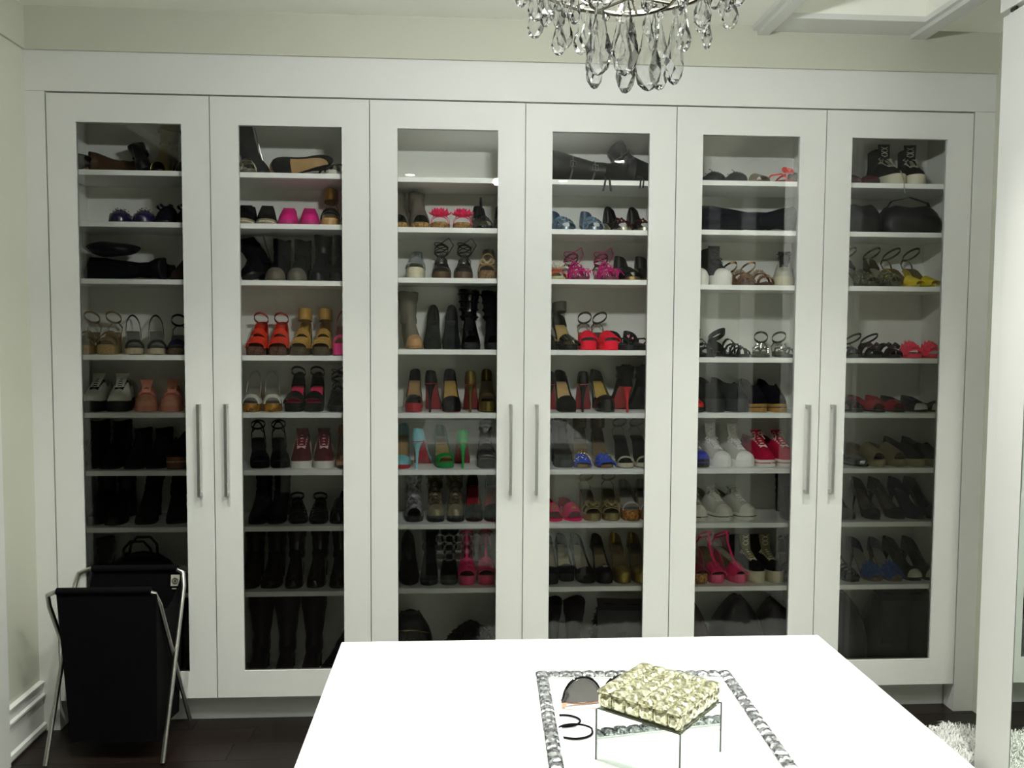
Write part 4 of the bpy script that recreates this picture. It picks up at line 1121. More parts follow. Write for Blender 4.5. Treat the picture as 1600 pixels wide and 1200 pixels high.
put(4,6,[(0.428, 0),(0.505, 2)],'ankle_strap_sandal','sandal','thin-strapped heeled sandal with a pale rim',sandal,dict(c='b9b69a:satin',straps=[(.12,.12,.012)],sole='c9c4aa',sole2='2a2a26',h=.11,p=.018,base='stiletto',lin_='201f22',ankle='a8a48a:satin',L=.215,heelc='201f22'))
put(4,7,[(0.138, 6),(0.209, 8)],'jelly_flat','shoe','magenta jelly peep-toe flat with gold plate',flat,dict(c='d41c5c:patent',peep=True,lin_='b01850',sole='e02060:rubber',deco=('plate','c9ab4e:metal'),vamp=.36,tall=1.1,W=.040))
put(4,7,[(0.289, 4),(0.381, -4)],'bow_sandal','sandal','gold platform sandal with knotted bow',sandal,dict(c='b3a677:foil',straps=[(.13,.13,.020),(.28,.28,.010)],sole='b0a470:foil',h=.095,p=.028,base='block',lin_='4b4430',ankle='a89b6c:foil',deco=('bow','c4b888:foil'),W=.0375,L=.21))
put(4,7,[(0.445, 2),(0.530, 2)],'perspex_mule','shoe','clear strap mule with a cork platform',sandal,dict(c='b8b8ae:satin',straps=[(.16,.16,.012)],sole='b27a38:cork',h=.09,p=.042,base='block',lin_='8c8a80',heelc='c9c8be:satin',back='8f8e86:satin',W=.0375,L=.21))
put(4,8,[(0.140, 0)],'pump','shoe','black pump in the left corner',pump,dict(c='141418:suede',lin_='8b7a5a',h=.11,p=.03,vamp=.2,W=.036))
put(4,8,[(0.183, 4)],'lace_pump','shoe','black suede peep pump behind the corner one',pump,dict(c='18171b:suede',lin_='a08c62',h=.105,p=.03,vamp=.20,W=.034),yf=.085)
put(4,8,[(0.262, 12)],'pump','shoe','black pump with a beige lining, left of the bow pump',pump,dict(c='131318:suede',lin_='7d6f58',h=.112,p=.026,vamp=.2,W=.038))
put(4,8,[(0.337, 6)],'pump','shoe','black pump with a small metal tab',pump,dict(c='131318',lin_='77694f',h=.112,p=.03,vamp=.2,W=.036,deco=('plate','silver:metal')))
put(4,8,[(0.422, 4),(0.499, 4)],'pump','shoe','metallic gold round-toe pump',pump,dict(c='b39c4a:foil',lin_='66583a',h=.115,p=.030,vamp=.19,plat='b39c4a:foil',W=.0365,sole='8a7434'))
put(4,9,[(0.147, 0),(0.246, 4)],'ankle_boot','boot','black boot with a low shaft',boot,dict(c='141418:suede',shaft=.21,h=.03,W=.045))
put(4,9,[(0.425, -6)],'clutch_bag','bag','black folded clutch with square buckle and fur hem',bag,dict(c='131316:fur',w=.25,d=.13,hh=.30,dome=.3,flap='16161a:leather',buckle='55555c:metal',fur=1200))
def hang_parts(thing, name, m, curves, wid=None):
    """loose ends that hang over the shelf edge, given in room coordinates"""
    bpy.context.view_layer.update()
    inv = thing.matrix_world.inverted()
    for c in curves:
        mb = MB()
        if wid:
            mb.ribbon(c, (wid, 0, 0), .0025)
        else:
            mb.tube(c, .0020, 6)
        mb.v = [tuple(inv @ Vector(q)) for q in mb.v]
        mb.build(name, m, thing)
BOOT_A, BOOT_B = [o for o in COL.objects if o.name.startswith('moto_boot') and not o.parent]
zz = SH2[0]
hang_parts(BOOT_A, 'hanging_strap', M('black'), [[(x, .10, zz + .03), (x, .045, zz + .012), (x, .026, zz + .001), (x - dx * .4, .0255, zz - .02), (x - dx, .0255, zz - .044)] for x, dx in ((.322, .010), (.338, -.006))], .008)
hang_parts(BOOT_B, 'hanging_strap', M('black'), [[(x, .10, zz + .03), (x, .045, zz + .012), (x, .026, zz + .001), (x - .003, .0255, zz - .03)] for x in (.462, .474)], .006)
# ---------------------------------------------------------------- door five
put(5,1,[(0.764, 30),(0.858, 26)],'ballet_flat','shoe','black ballet flat with shiny trim',flat,dict(c='22211f',deco=('studs','8c8a7c:metal',10),L=.23,tall=1.15,W=.042))
put(5,1,[(0.937, 20)],'slide_sandal','sandal','nude slide sandal beside the black flats',sandal,dict(c='8b7d66',straps='band',sole='6a5a44',lin_='a8987a',h=.02,L=.22))
put(5,1,[(1.025, 34)],'thong_sandal','sandal','neon coral thong sandal hanging over the edge',sandal,dict(c='ff4a4e:rubber',straps=[],thong=True,sole='8a2a2e:rubber',lin_='6a2226:rubber',h=.02,W=.036,deco=('bow','ff4a4e:satin')),yf=.024)
put(5,1,[(1.102, 22)],'slide_sandal','sandal','dark green slide sandal at the right edge',sandal,dict(c='3a3c30',straps='slide',sole='2c2c24',lin_='6a6450',h=.02,L=.22))
put(5,2,[(1.096, 8)],'knee_boot','boot','navy suede knee boot lying across the shelf',boot,dict(c='171a2c:suede',shaft=.32,h=.03,W=.046,cuffr=1.1),rot=(0,-90,0),yf=.028)
put(5,3,[(0.725, -2),(0.812, 6)],'high_top_sneaker','sneaker','black high-top with a chunky white sole',sneaker,dict(c='1a191c:suede',sole='e4e3d8:rubber',lace='222226:fabric',st=.036,W=.040,high=True,tall=.85,toecap='e4e3d8:rubber',lin_='soft'))
put(5,3,[(0.903, 8),(0.985, 10)],'chain_sandal','sandal','bronze sandal with gold chain straps',sandal,dict(c='96643f:foil',straps='two',sole='4c3424',h=.02,lin_='7a5236',deco=('chain','c9a06c:metal'),ankle='b08a5c:metal',back='7a5236:leather',L=.225))
put(5,3,[(1.108, -22)],'wedge_sneaker','sneaker','black and white wedge sneaker at the right edge',sneaker,dict(c='b9b8a8:leather',sole='c9c3a4:rubber',lace='2a2a2c:fabric',st=.030,wedge=.03,W=.041,tongue='1c1b1f:suede',lin_='soft',heelc='1c1b1f:suede',tall=1.05))
put(5,4,[(0.752, 6),(0.874, 24)],'embellished_sandal','sandal','black flat sandal with ankle strap and beads',sandal,dict(c='1a1b1e',straps='cage',sole='1e1e20',h=.02,lin_='242424',ankle='1a1b1e',cuff=.022,back='1a1b1e',deco=('studs','8a9090:metal',26),W=.042,L=.235))
put(5,4,[(1.014, -20),(1.105, -10)],'jewelled_sandal','sandal','silver thong sandal with big stones',sandal,dict(c='8c8c7e:foil',straps='thin',sole='55554a',h=.02,lin_='7c7a68',thong=True,ankle='77766a:foil',deco=('jewels','d6dcd4:metal',16),L=.225))
put(5,5,[(0.725, 10)],'peep_toe_flat','shoe','scarlet toed black shoe at the left edge',flat,dict(c='e01c22:satin',sole='1a1a1c:rubber',p=.018,h=.022,W=.038))
put(5,5,[(0.789, 2),(0.877, 14)],'studded_slip_on','shoe','black studded slip-on with a thick sole',sneaker,dict(c='1d2222:fabric',sole='1c2020:rubber',slip=True,lace=None,st=.046,W=.042,tall=1.1))
put(5,5,[(0.976, 0),(1.054, 2)],'espadrille','shoe','navy black espadrille with a tan toe rim',sneaker,dict(c='181722:suede',sole='a8813f:rope',slip=True,lace=None,st=.026,W=.037,tall=1.3,band='2a1c14:rubber'))
put(5,6,[(0.732, 10)],'running_shoe','sneaker','grey running shoe with a cobalt blue rim',sneaker,dict(c='9a93a0:fabric',sole='15151a:rubber',lace='c9c3cc:fabric',st=.026,W=.039,toecap='2a34b0:rubber',band='2a34b0:rubber',high=True,tall=.9))
put(5,6,[(0.818, 16),(0.907, 16)],'high_top_sneaker','sneaker','white high-top sneaker with loose white laces',sneaker,dict(c='cdccc2:canvas',sole='f0efe8:rubber',lace='f6f5ee:fabric',high=True,st=.022,W=.0425,tall=.92,toecap='f4f3ec:rubber',lin_='9c9a90'))
put(5,6,[(1.004, 8),(1.090, 14)],'low_sneaker','sneaker','crimson canvas sneaker with white laces',sneaker,dict(c='b8173c:canvas',sole='ece9dc:rubber',lace='e8dccb:fabric',st=.022,W=.041,tall=1.12,lin_='6c1428',band='c0304a:rubber'))
put(5,7,[(0.731, 4)],'high_top_sneaker','sneaker','beige high-top sneaker at the left edge',sneaker,dict(c='a8a18c:canvas',sole='dcd8c4:rubber',lace='d8d3c0:fabric',high=True,st=.022,W=.040,tall=.95,toecap='dcd8c4:rubber',band='2c2a26:rubber'))
put(5,7,[(0.820, 18),(0.904, 26)],'low_sneaker','sneaker','worn white low sneaker with grubby laces',sneaker,dict(c='b4b1a2:canvas',sole='dedbcb:rubber',lace='d6d3c2:fabric',st=.022,W=.0415,tall=1.0,toecap='d4d1c0:rubber',band='2c2a26:rubber',lin_='8c897c'))
put(5,7,[(1.145, -6)],'ankle_boot','boot','dark suede boot just inside the right edge',boot,dict(c='1c1a1c:suede',shaft=.09,h=.05,W=.038))
put(5,8,[(0.739, 6)],'platform_sandal','sandal','red sandal on a cork platform at the left edge',sandal,dict(c='8c2430:satin',straps='band',sole='c08a48:cork',h=.11,p=.04,base='stiletto',lin_='7a4a40',ankle='8a5a50',heelc='8c2430',W=.036,L=.21))
put(5,8,[(0.814, 4),(0.901, 14)],'wedge_sandal','sandal','neon pink peep-toe wedge sandal',sandal,dict(c='ff2f72:satin',straps=[(.17,.17,.070)],sole='ff6a90:satin',h=.105,p=.034,base='wedge',lin_='7d6a48',ankle='e8286a:satin',tee=True,W=.0355,L=.215))
put(5,8,[(0.983, 12),(1.072, 8)],'platform_sneaker','sneaker','black sneaker with a cream platform sole',sneaker,dict(c='1e1d20:suede',sole='c9c2a2:rubber',lace='e4dfc8:fabric',st=.042,W=.0365,high=True,tall=.85,tongue='8e8658:leather',lin_='2a2926',bow=False))
put(5,8,[(1.146, -10)],'strappy_sandal','sandal','black zipped strappy sandal in the right corner',sandal,dict(c='17171b',straps='glad',sole='17171b',h=.09,p=.02,base='stiletto',tee=True,back='17171b',ankle='8a8a88:metal',L=.20,W=.034))
put(5,9,[(0.729, 0)],'suede_bag','bag','brown suede pouch bag at the left edge',bag,dict(c='3a2f26:suede',w=.17,d=.15,hh=.30,dome=.8))
put(5,9,[(0.941, 0)],'handbag','bag','large black domed handbag in the middle',bag,dict(c='14141a:leather',w=.235,d=.17,hh=.315,dome=.8))
put(5,9,[(1.113, 0)],'handbag','bag','black rounded handbag at the right edge',bag,dict(c='17171d:leather',w=.19,d=.17,hh=.30,dome=.7))
# ---------------------------------------------------------------- door six
put(6,1,[(1.350, 10),(1.417, 6)],'ballet_flat','shoe','dusty wine ballet flat',flat,dict(c='4f2a2c:suede',L=.23,W=.037,lin_='3a2a28'))
put(6,1,[(1.530, 2),(1.638, -14)],'high_top_sneaker','sneaker','black high-top sneaker with cream sole and loose laces',sneaker,dict(c='17171a:canvas',sole='cfcab0:rubber',lace='a9a692:fabric',high=True,st=.036,W=.0435,tall=.97,lin_='soft'))
KICK = [o for o in COL.objects if o.name.startswith('high_top_sneaker') and not o.parent and 'left of pair, top shelf' in o['label']][0]
kx, zz = KICK.location.x, SH1[0]
hang_parts(KICK, 'hanging_lace', M('a9a692:fabric'), [[(kx, KICK.location.y - .03, zz + .118), (kx + .003, KICK.location.y - .08, zz + .085), (kx + .005, .052, zz + .05), (kx + .006, .028, zz + .006), (kx + .007, .0265, zz - .022), (kx + .012, .0265, zz - .040)]])
put(6,2,[(1.394, 0)],'clutch_bag','bag','black soft clutch at the left',bag,dict(c='131318:leather',w=.17,d=.14,hh=.115,dome=.35))
put(6,2,[(1.612, 0)],'shoulder_bag','bag','black shoulder bag with a folded strap',bag,dict(c='141419:leather',w=.26,d=.17,hh=.115,dome=.3,strap='1b1b21:leather'))
put(6,3,[(1.417, 18),(1.518, 14)],'glitter_sandal','sandal','silver glitter ankle-strap sandal',sandal,dict(c='a8a68c:glitter',straps='wide2',sole='77755e:glitter',h=.085,p=.018,base='cone',lin_='8a8468',ankle='8e8b70:glitter',back='8a876c:glitter',deco=('jewels','d9d8c0:metal',24),L=.205,W=.0365))
put(6,3,[(1.610, 16),(1.686, 8)],'yellow_sandal','sandal','yellow satin sandal with a thin ankle strap',sandal,dict(c='e0c820:satin',straps=[(.15,.15,.070)],sole='c9b21c:satin',h=.085,p=.010,base='stiletto',lin_='5f4f26',ankle='4b4326',L=.205,W=.0365,toe='point'))
put(6,4,[(1.359, 10)],'flat_sandal','sandal','black flat sandal at the left edge',sandal,dict(c='1a1a1a',straps='cross',sole='1f1f1d',h=.02,ankle='1a1a1a'))
put(6,4,[(1.451, 10),(1.538, 14)],'tie_sandal','sandal','dark plum tie sandal with flat sole',sandal,dict(c='2a1c20',straps='wide2',sole='2a2020',h=.015,lace=False,lin_='3a2a2a',ankle='2a1c20',deco=('bow','3a2a2c:leather'),L=.22))
put(6,4,[(1.631, -4),(1.714, -2)],'ruffle_sandal','sandal','neon coral ruffled flat sandal',sandal,dict(c='ff3558:satin',straps='band',sole='d8354a',h=.02,p=.014,base='wedge',lin_='c83a4a',deco=('ruffle','ff3a5c:satin')))
put(6,5,[(1.372, 14)],'flat_sandal','sandal','black ankle-strap flat at the left edge',sandal,dict(c='19191a',straps='cross',sole='1e1e1d',h=.02,ankle='19191a',L=.22))
put(6,5,[(1.475, 8),(1.557, 10)],'peep_toe_flat','shoe','red patent peep-toe flat',flat,dict(c='a3182a:patent',peep=True,lin_='6a5a4c',sole='2a1a18',W=.037,vamp=.26))
put(6,5,[(1.656, 24),(1.744, 18)],'cap_toe_flat','shoe','black flat with white cap toe',flat,dict(c='16161a',cap='dcdacb:leather',lin_='33312e',W=.038,L=.225,deco=None))
put(6,6,[(1.390, 24)],'ballet_flat','shoe','shiny silver ballet flat angled to the right',flat,dict(c='b9bbb8:metal',lin_='55544c',W=.037,L=.225,vamp=.22))
put(6,6,[(1.478, 10),(1.563, 12)],'peep_toe_espadrille','shoe','tan peep-toe espadrille on a rope sole',flat,dict(c='8f7f5c:canvas',peep=True,sole='9c8a5c:rope',p=.028,h=.034,lin_='29241c',vamp=.46,W=.0355,tall=1.1))
put(6,6,[(1.648, 8),(1.726, 8)],'espadrille','shoe','black espadrille on a pale rope sole',sneaker,dict(c='16161b:canvas',sole='a89a6c:rope',slip=True,lace=None,st=.024,W=.0365,tall=.98))
put(6,7,[(1.364, 6)],'pump','shoe','black pump at the left edge',pump,dict(c='131318:suede',h=.095,lin_='1f1e20',W=.037))
put(6,7,[(1.480, 6),(1.574, 16)],'pump','shoe','black pump with brown lining',pump,dict(c='16151a:suede',lin_='4f4032',h=.098,p=.012,vamp=.2,W=.037,toe='point'))
put(6,7,[(1.657, 10),(1.732, 12)],'pump','shoe','navy suede pump',pump,dict(c='1d2244:suede',lin_='1e2034',h=.098,p=.014,vamp=.22,W=.037))
put(6,8,[(1.383, 10)],'strappy_sandal','sandal','black strappy sandal at the left edge',sandal,dict(c='1b1a1c',straps='glad',sole='201f20',h=.03,tee=True,ankle='1b1a1c',L=.22,lin_='3a3830'))
put(6,8,[(1.485, 10),(1.571, 8)],'ruffle_heel','sandal','blue ruffled heel with silver lining',sandal,dict(c='2c4f96:satin',straps='band',sole='77674a',h=.095,p=.014,base='stiletto',lin_='b9bab4:foil',deco=('ruffle','345aa4:satin'),back='2a3550:satin',L=.21))
put(6,8,[(1.649, 14),(1.735, 12)],'cap_toe_pump','shoe','black pump with cream cap toe',pump,dict(c='141318:suede',cap='cfcab2:patent',lin_='1c1b1e',h=.095,p=.014,vamp=.24,W=.037))
put(6,9,[(1.366, 0)],'handbag','bag','black rounded handbag in the left corner',bag,dict(c='131317:leather',w=.24,d=.18,hh=.33,dome=.75))
put(6,9,[(1.627, 0)],'tote_bag','bag','big black soft tote filling the right corner',bag,dict(c='15151a:leather',w=.30,d=.18,hh=.33,dome=.3,flap='17171d:leather'))
# ================================================================= island
IX0, IX1, IY1, IY0, IZ = -.495, .522, -1.606, -2.98, .915
tag(MB().box(IX0, IX1, IY0, IY1, IZ - .035, IZ).build('countertop', COUNTER, smooth=False, bevel=.002), 'glossy white countertop of the dressing island', 'countertop')
isl = tag(empty('island_cabinet', ((IX0 + IX1) / 2, (IY0 + IY1) / 2, 0)), 'white island cabinet under the glossy white countertop', 'cabinet')
icx, icy = (IX0 + IX1) / 2, (IY0 + IY1) / 2
def ipart(mb, name, m, par=isl, **kw):
    mb.v = [(p[0] - icx, p[1] - icy, p[2]) for p in mb.v]
    return mb.build(name, m, par, smooth=False, **kw)
ipart(MB().box(IX0 + .03, IX1 - .03, IY0 + .03, IY1 - .03, .09, IZ - .0352), 'body', WHITE)
ipart(MB().box(IX0 + .07, IX1 - .07, IY0 + .07, IY1 - .07, 0, .09), 'plinth', WHITE)
ipart(MB().box(IX0 + .05, icx - .006, IY1 - .03, IY1 - .024, .13, IZ - .07), 'mirror_panel', MIRROR)  # unseen end panels, made up to darken what the cabinet glass reflects
ipart(MB().box(icx + .006, IX1 - .05, IY1 - .03, IY1 - .024, .13, IZ - .07), 'mirror_panel', MIRROR)
fret = MB()  # made-up lattice, shaped to show as a pattern mirrored in the glass
for xa_, nx2 in ((-.36, 5), (.20, 4)):
    for i in range(nx2):
        for j in range(3):
            cx_, cz_ = xa_ + i * .052, .24 + j * .052
            fret.tube([(cx_ + .023 * math.copysign(abs(math.cos(a_)) ** .6, math.cos(a_)), IY1 - .021, cz_ + .023 * math.copysign(abs(math.sin(a_)) ** .6, math.sin(a_))) for a_ in [q_ * PI / 8 for q_ in range(16)]], .004, 4, True)
            fret.box(cx_ + .020, cx_ + .032, IY1 - .024, IY1 - .017, cz_ - .004, cz_ + .004).box(cx_ - .004, cx_ + .004, IY1 - .024, IY1 - .017, cz_ + .020, cz_ + .032)
ipart(fret, 'fretwork', WHITE)
for k in range(3):
    z0 = .11 + k * .257
    for sx, xx in ((-1, IX0 + .03), (1, IX1 - .03)):
        dr = ipart(MB().box(min(xx, xx + sx * .018), max(xx, xx + sx * .018), IY0 + .05, IY1 - .05, z0, z0 + .25), 'drawer', WHITE)
        ipart(MB().box(min(xx + sx * .018, xx + sx * .026), max(xx + sx * .018, xx + sx * .026), icy - .12, icy + .12, z0 + .12, z0 + .132), 'handle', CHROME, dr)

# ---------------------------------------------------------------- jewelled tray
def gem_mb(w, h):
    """square cushion-cut stone: girdle, bevel facets and a small table"""
    a, b, c_ = w / 2, w * .36, w * .18
    def ring(r, cut, z):
        return [(r, -cut, z), (r, cut, z), (cut, r, z), (-cut, r, z), (-r, cut, z), (-r, -cut, z), (-cut, -r, z), (cut, -r, z)]
    return MB().loft([ring(a, a * .86, 0), ring(a, a * .80, h * .35), ring(b, b * .62, h * .78), ring(c_, c_ * .5, h)])
def gem_mat(name, c, c2, sc=190, met=.75):
    m = bpy.data.materials.new(name)
    m.use_nodes = True
    nt = m.node_tree
    b = nt.nodes['Principled BSDF']
    tc = nt.nodes.new('ShaderNodeTexCoord')
    v = nt.nodes.new('ShaderNodeTexVoronoi')
    v.inputs['Scale'].default_value = sc
    sp = nt.nodes.new('ShaderNodeSeparateColor')
    mx = nt.nodes.new('ShaderNodeMix')
    mx.data_type = 'RGBA'
    mx.inputs[6].default_value = lin(c)  # dark and light cells put the facets' sparkle into the colour
    mx.inputs[7].default_value = lin(c2)
    oi = nt.nodes.new('ShaderNodeObjectInfo')
    ad = nt.nodes.new('ShaderNodeVectorMath')
    nt.links.new(tc.outputs['Object'], ad.inputs[0])
    nt.links.new(oi.outputs['Location'], ad.inputs[1])
    nt.links.new(ad.outputs[0], v.inputs['Vector'])
    nt.links.new(v.outputs['Color'], sp.inputs[0])
    nt.links.new(sp.outputs[0], mx.inputs[0])
    nt.links.new(mx.outputs[2], b.inputs['Base Color'])
    bp = nt.nodes.new('ShaderNodeBump')       # inner facets of the foiled stone
    bp.inputs['Strength'].default_value = .8
    bp.inputs['Distance'].default_value = .004
    nt.links.new(sp.outputs[1], bp.inputs['Height'])
    nt.links.new(bp.outputs[0], b.inputs['Normal'])
    b.inputs['Metallic'].default_value = met
    b.inputs['Roughness'].default_value = .12
    b.inputs['Coat Weight'].default_value = 1
    b.inputs['Coat Roughness'].default_value = .03
    return m
SILVERGEM = gem_mat('silver_stone', '505356', 'd2d4d5', 260)
GOLDGEM = gem_mat('champagne_stone', '7a7852', 'f0edcb', 260, .6)
TR = math.radians(-1.9)
tw, tl, tz = .368, .50, IZ
tc_ = Vector((.0735 + .0, -1.826, 0))
tray = tag(empty('jewelled_tray', (.0735 + math.sin(TR) * 0 - .008, -1.826 - tl / 2, tz), TR), 'white rectangular tray with a silver rhinestone border on the island', 'tray')
MB().box(-tw / 2, tw / 2, -tl / 2, tl / 2, 0, .006).build('base', COUNTER, tray, smooth=False)
rim = MB()
bw_ = .026
for x0, x1, y0, y1 in ((-tw / 2, -tw / 2 + bw_, -tl / 2, tl / 2), (tw / 2 - bw_, tw / 2, -tl / 2, tl / 2), (-tw / 2 + bw_, tw / 2 - bw_, tl / 2 - bw_, tl / 2), (-tw / 2 + bw_, tw / 2 - bw_, -tl / 2, -tl / 2 + bw_)):
    rim.box(x0, x1, y0, y1, .006, .014)
rim.build('rim', mat('paint', 'cfd0ce', .3), tray, smooth=False)
lip = MB()
q = bw_ + .006
for x0, x1, y0, y1 in ((-tw / 2 + bw_, -tw / 2 + q, -tl / 2 + bw_, tl / 2 - bw_), (tw / 2 - q, tw / 2 - bw_, -tl / 2 + bw_, tl / 2 - bw_), (-tw / 2 + q, tw / 2 - q, tl / 2 - q, tl / 2 - bw_), (-tw / 2 + q, tw / 2 - q, -tl / 2 + bw_, -tl / 2 + q)):
    lip.box(x0, x1, y0, y1, .006, .011)
lip.build('inner_lip', COUNTER, tray, smooth=False)
g0 = None
gs = .0215
nx_, ny_ = 17, 23
spots_ = []
for i in range(nx_):
    x = -tw / 2 + bw_ / 2 + (tw - bw_) * i / (nx_ - 1)
    spots_ += [(x, tl / 2 - bw_ / 2), (x, -tl / 2 + bw_ / 2)]
for j in range(1, ny_ - 1):
    y = -tl / 2 + bw_ / 2 + (tl - bw_) * j / (ny_ - 1)
    spots_ += [(-tw / 2 + bw_ / 2, y), (tw / 2 - bw_ / 2, y)]
for x, y in spots_:
    if g0 is None:
        g0 = gem_mb(gs * 1.03, .007).build('rhinestone', SILVERGEM, tray, smooth=False)
        g = g0
    else:
        g = inst(g0, tray)
    g.location = (x, y, .014)
    g.rotation_euler = (random.uniform(-.10, .10), random.uniform(-.10, .10), random.choice((0, PI / 2)))

# ---------------------------------------------------------------- mirrored jewellery box
TZ = tz + .0062
bxw, bxh = .138, .078
box = tag(empty('jewellery_box', (.0525, -2.130, TZ), math.radians(-41)), 'mirrored box with a champagne crystal lid standing on the tray', 'box')
hb = bxw / 2
MB().box(-hb + .003, hb - .003, -hb + .003, hb - .003, 0.0, bxh - .001).build('core', mat('plain', '9fa39a'), box, smooth=False)
for k in range(4):
    a = k * PI / 2
    o = MB().box(-hb + .0006, hb - .0006, -hb, -hb + .003, 0, bxh).build('mirror_panel', MIRROR, box, smooth=False)
    o.rotation_euler = (0, 0, a)
for sx in (-1, 1):
    for sy in (-1, 1):
        MB().box(sx * hb - .0011, sx * hb + .0011, sy * hb - .0011, sy * hb + .0011, 0, bxh).build('edge_strip', mat('plain', '5c625c'), box, smooth=False)
lid = MB().box(-hb + .008, hb - .008, -hb + .008, hb - .008, .0, .026).build('lid', mat('metal', 'a8a57e'), box, smooth=False)
lid.location = (0, 0, bxh)
gw = bxw / 6
gt = gem_mb(gw * .99, .0075)
g1 = None
for i in range(6):
    for j in range(6):
        if g1 is None:
            g1 = gt.build('crystal', GOLDGEM, lid, smooth=False)
            g = g1
        else:
            g = inst(g1, lid)
        g.location = (-hb + gw * (i + .5), -hb + gw * (j + .5), .026)
        g.rotation_euler = (random.uniform(-.06, .06), random.uniform(-.06, .06), random.choice((0, PI / 2)))
gsd = gem_mb(gw * .97, .0085)
g2 = None
for k in range(4):
    a = k * PI / 2
    for i in range(6):
        if g2 is None:
            g2 = gsd.build('side_crystal', GOLDGEM, lid, smooth=False)
            g = g2
        else:
            g = inst(g2, lid)
        p_ = Matrix.Rotation(a, 3, 'Z') @ Vector((-hb + gw * (i + .5), -hb + .008, .0145))
        g.location = p_
        g.rotation_euler = (PI / 2, 0, a)

# ---------------------------------------------------------------- sunglasses and hair ties
def yz(c, r, k=1.0, a0=0, a1=2 * PI, n=20):
    return [(c[0] + r * math.cos(lerp(a0, a1, i / n)), c[1], c[2] + r * k * math.sin(lerp(a0, a1, i / n))) for i in range(n + 1)]
sg = tag(empty('sunglasses', (-.006, -1.955, TZ), math.radians(4)), 'black rounded sunglasses with rose gold hinges behind the mirrored box', 'sunglasses')
LENS = mat('patent', '55514c')
rr, kk = .033, 1.3
for sx in (-1, 1):
    c0 = (sx * .034, 0, .010)
    out = yz(c0, rr, kk, 0, PI)
    vs = [(p_[0], -.0008, p_[2]) for p_ in out] + [(p_[0], .0008, p_[2]) for p_ in out]
    n_ = len(out)
    fs = [tuple(range(n_)), tuple(range(2 * n_ - 1, n_ - 1, -1))] + [(i, (i + 1) % n_, n_ + (i + 1) % n_, n_ + i) for i in range(n_)]
    MB().add(vs, fs).build('lens', LENS, sg, smooth=False)
    MB().tube(out, .0033, 8).build('lens_rim', mat('patent', '121214'), sg)
    MB().tube([(c0[0] - rr, 0, .010), (c0[0], 0, .0065), (c0[0] + rr, 0, .010)], .0016, 6).build('lower_rim', mat('metal', 'd8a58c'), sg)
    MB().box(sx * .066 - .004, sx * .066 + .004, -.004, .010, .0045, .012).build('hinge', mat('metal', 'd8a58c'), sg, smooth=False)
    MB().tube([(sx * .066, .008, .008), (sx * .05, .012 + (sx > 0) * .006, .0065), (sx * -.045, .020 + (sx > 0) * .006, .0045)], [.0028, .0026, .0032], 8).build('temple', mat('patent', '151517'), sg)
MB().tube([(-.006, 0, .022), (0, -.002, .025), (.006, 0, .022)], .0018, 6).build('bridge', mat('metal', 'd8a58c'), sg)
for k, (x, y, rx, ry, a) in enumerate(((-.078, -2.010, .026, .021, .3), (-.066, -2.052, .028, .022, -.4))):
    mb = MB()
    pts = []
    for i in range(28):
        f = 2 * PI * i / 28
        pts.append((rx * math.cos(f) * (1 + .05 * math.cos(2 * f + a)), ry * math.sin(f), .0021 + (.0032 if k == 1 and .2 < f < 2.6 else 0)))
    mb.tube(pts, .0017, 7, closed=True)
    o = mb.build('hair_tie', mat('fabric', '17171a'))
    o.location = (x, y, TZ)
    tag(o, ['thin black hair tie on the tray, the farther loop', 'thin black hair tie on the tray, the nearer overlapping loop'][k], 'hair tie', 'hair ties')

# ================================================================= chandelier
CHX, CHY = .059, -1.80
ch = tag(empty('chandelier', (CHX, CHY, 1.988)), 'crystal chandelier with almond drops hanging over the island', 'chandelier')
ch.scale = (1.17, 1.17, 1.17)
def cpart(mb, name, m, loc=(0, 0, 0), **kw):
    o = mb.build(name, m, ch, **kw)
    o.location = loc
    return o
def ringpts(r, z, n=28):
    return [(r * math.cos(2 * PI * i / n), r * math.sin(2 * PI * i / n), z) for i in range(n)]
NICK = mirror_mat('nickel', '8d887a', .2)
cpart(MB().tube(ringpts(.066, .152), .0028, 6, True), 'lower_ring', NICK)
cpart(MB().tube(ringpts(.150, .185), .0035, 6, True), 'middle_ring', NICK)
cpart(MB().tube(ringpts(.172, .225), .0035, 6, True), 'upper_ring', NICK)
cpart(MB().lathe([(.004, .152), (.012, .16), (.012, .2), (.02, .22), (.012, .25), (.010, .42), (.02, .45), (.008, .48), (.006, .63), (.05, .64), (.055, .658), (.03, .6585)], 14), 'stem', NICK)
for k in range(6):
    a = k * PI / 3 + .2
    c_, s_ = math.cos(a), math.sin(a)
    cpart(MB().tube([(0, 0, .24), (c_ * .03, s_ * .03, .215), (c_ * .055, s_ * .055, .215), (c_ * .05, s_ * .05, .255), (c_ * .045, s_ * .045, .29)], .004, 6), 'arm', NICK)
    cpart(MB().tube([(0, 0, .156), (c_ * .066, s_ * .066, .152)], .0022, 5), 'spoke', NICK)
    cpart(MB().lathe([(.004, 0), (.018, .006), (.02, .01), (.007, .012), (.007, .05), (.0, .052)], 10), 'candle_cup', NICK, (c_ * .045, s_ * .045, .29))
BULB = emit_mat('bulb_glow', (1, .95, .85), 5)
for k in range(6):
    a = k * PI / 3 + .2
    o = cpart(MB().lathe([(.004, 0), (.013, .015), (.013, .026), (.003, .055)], 10), 'bulb', BULB, (math.cos(a) * .045, math.sin(a) * .045, .342))
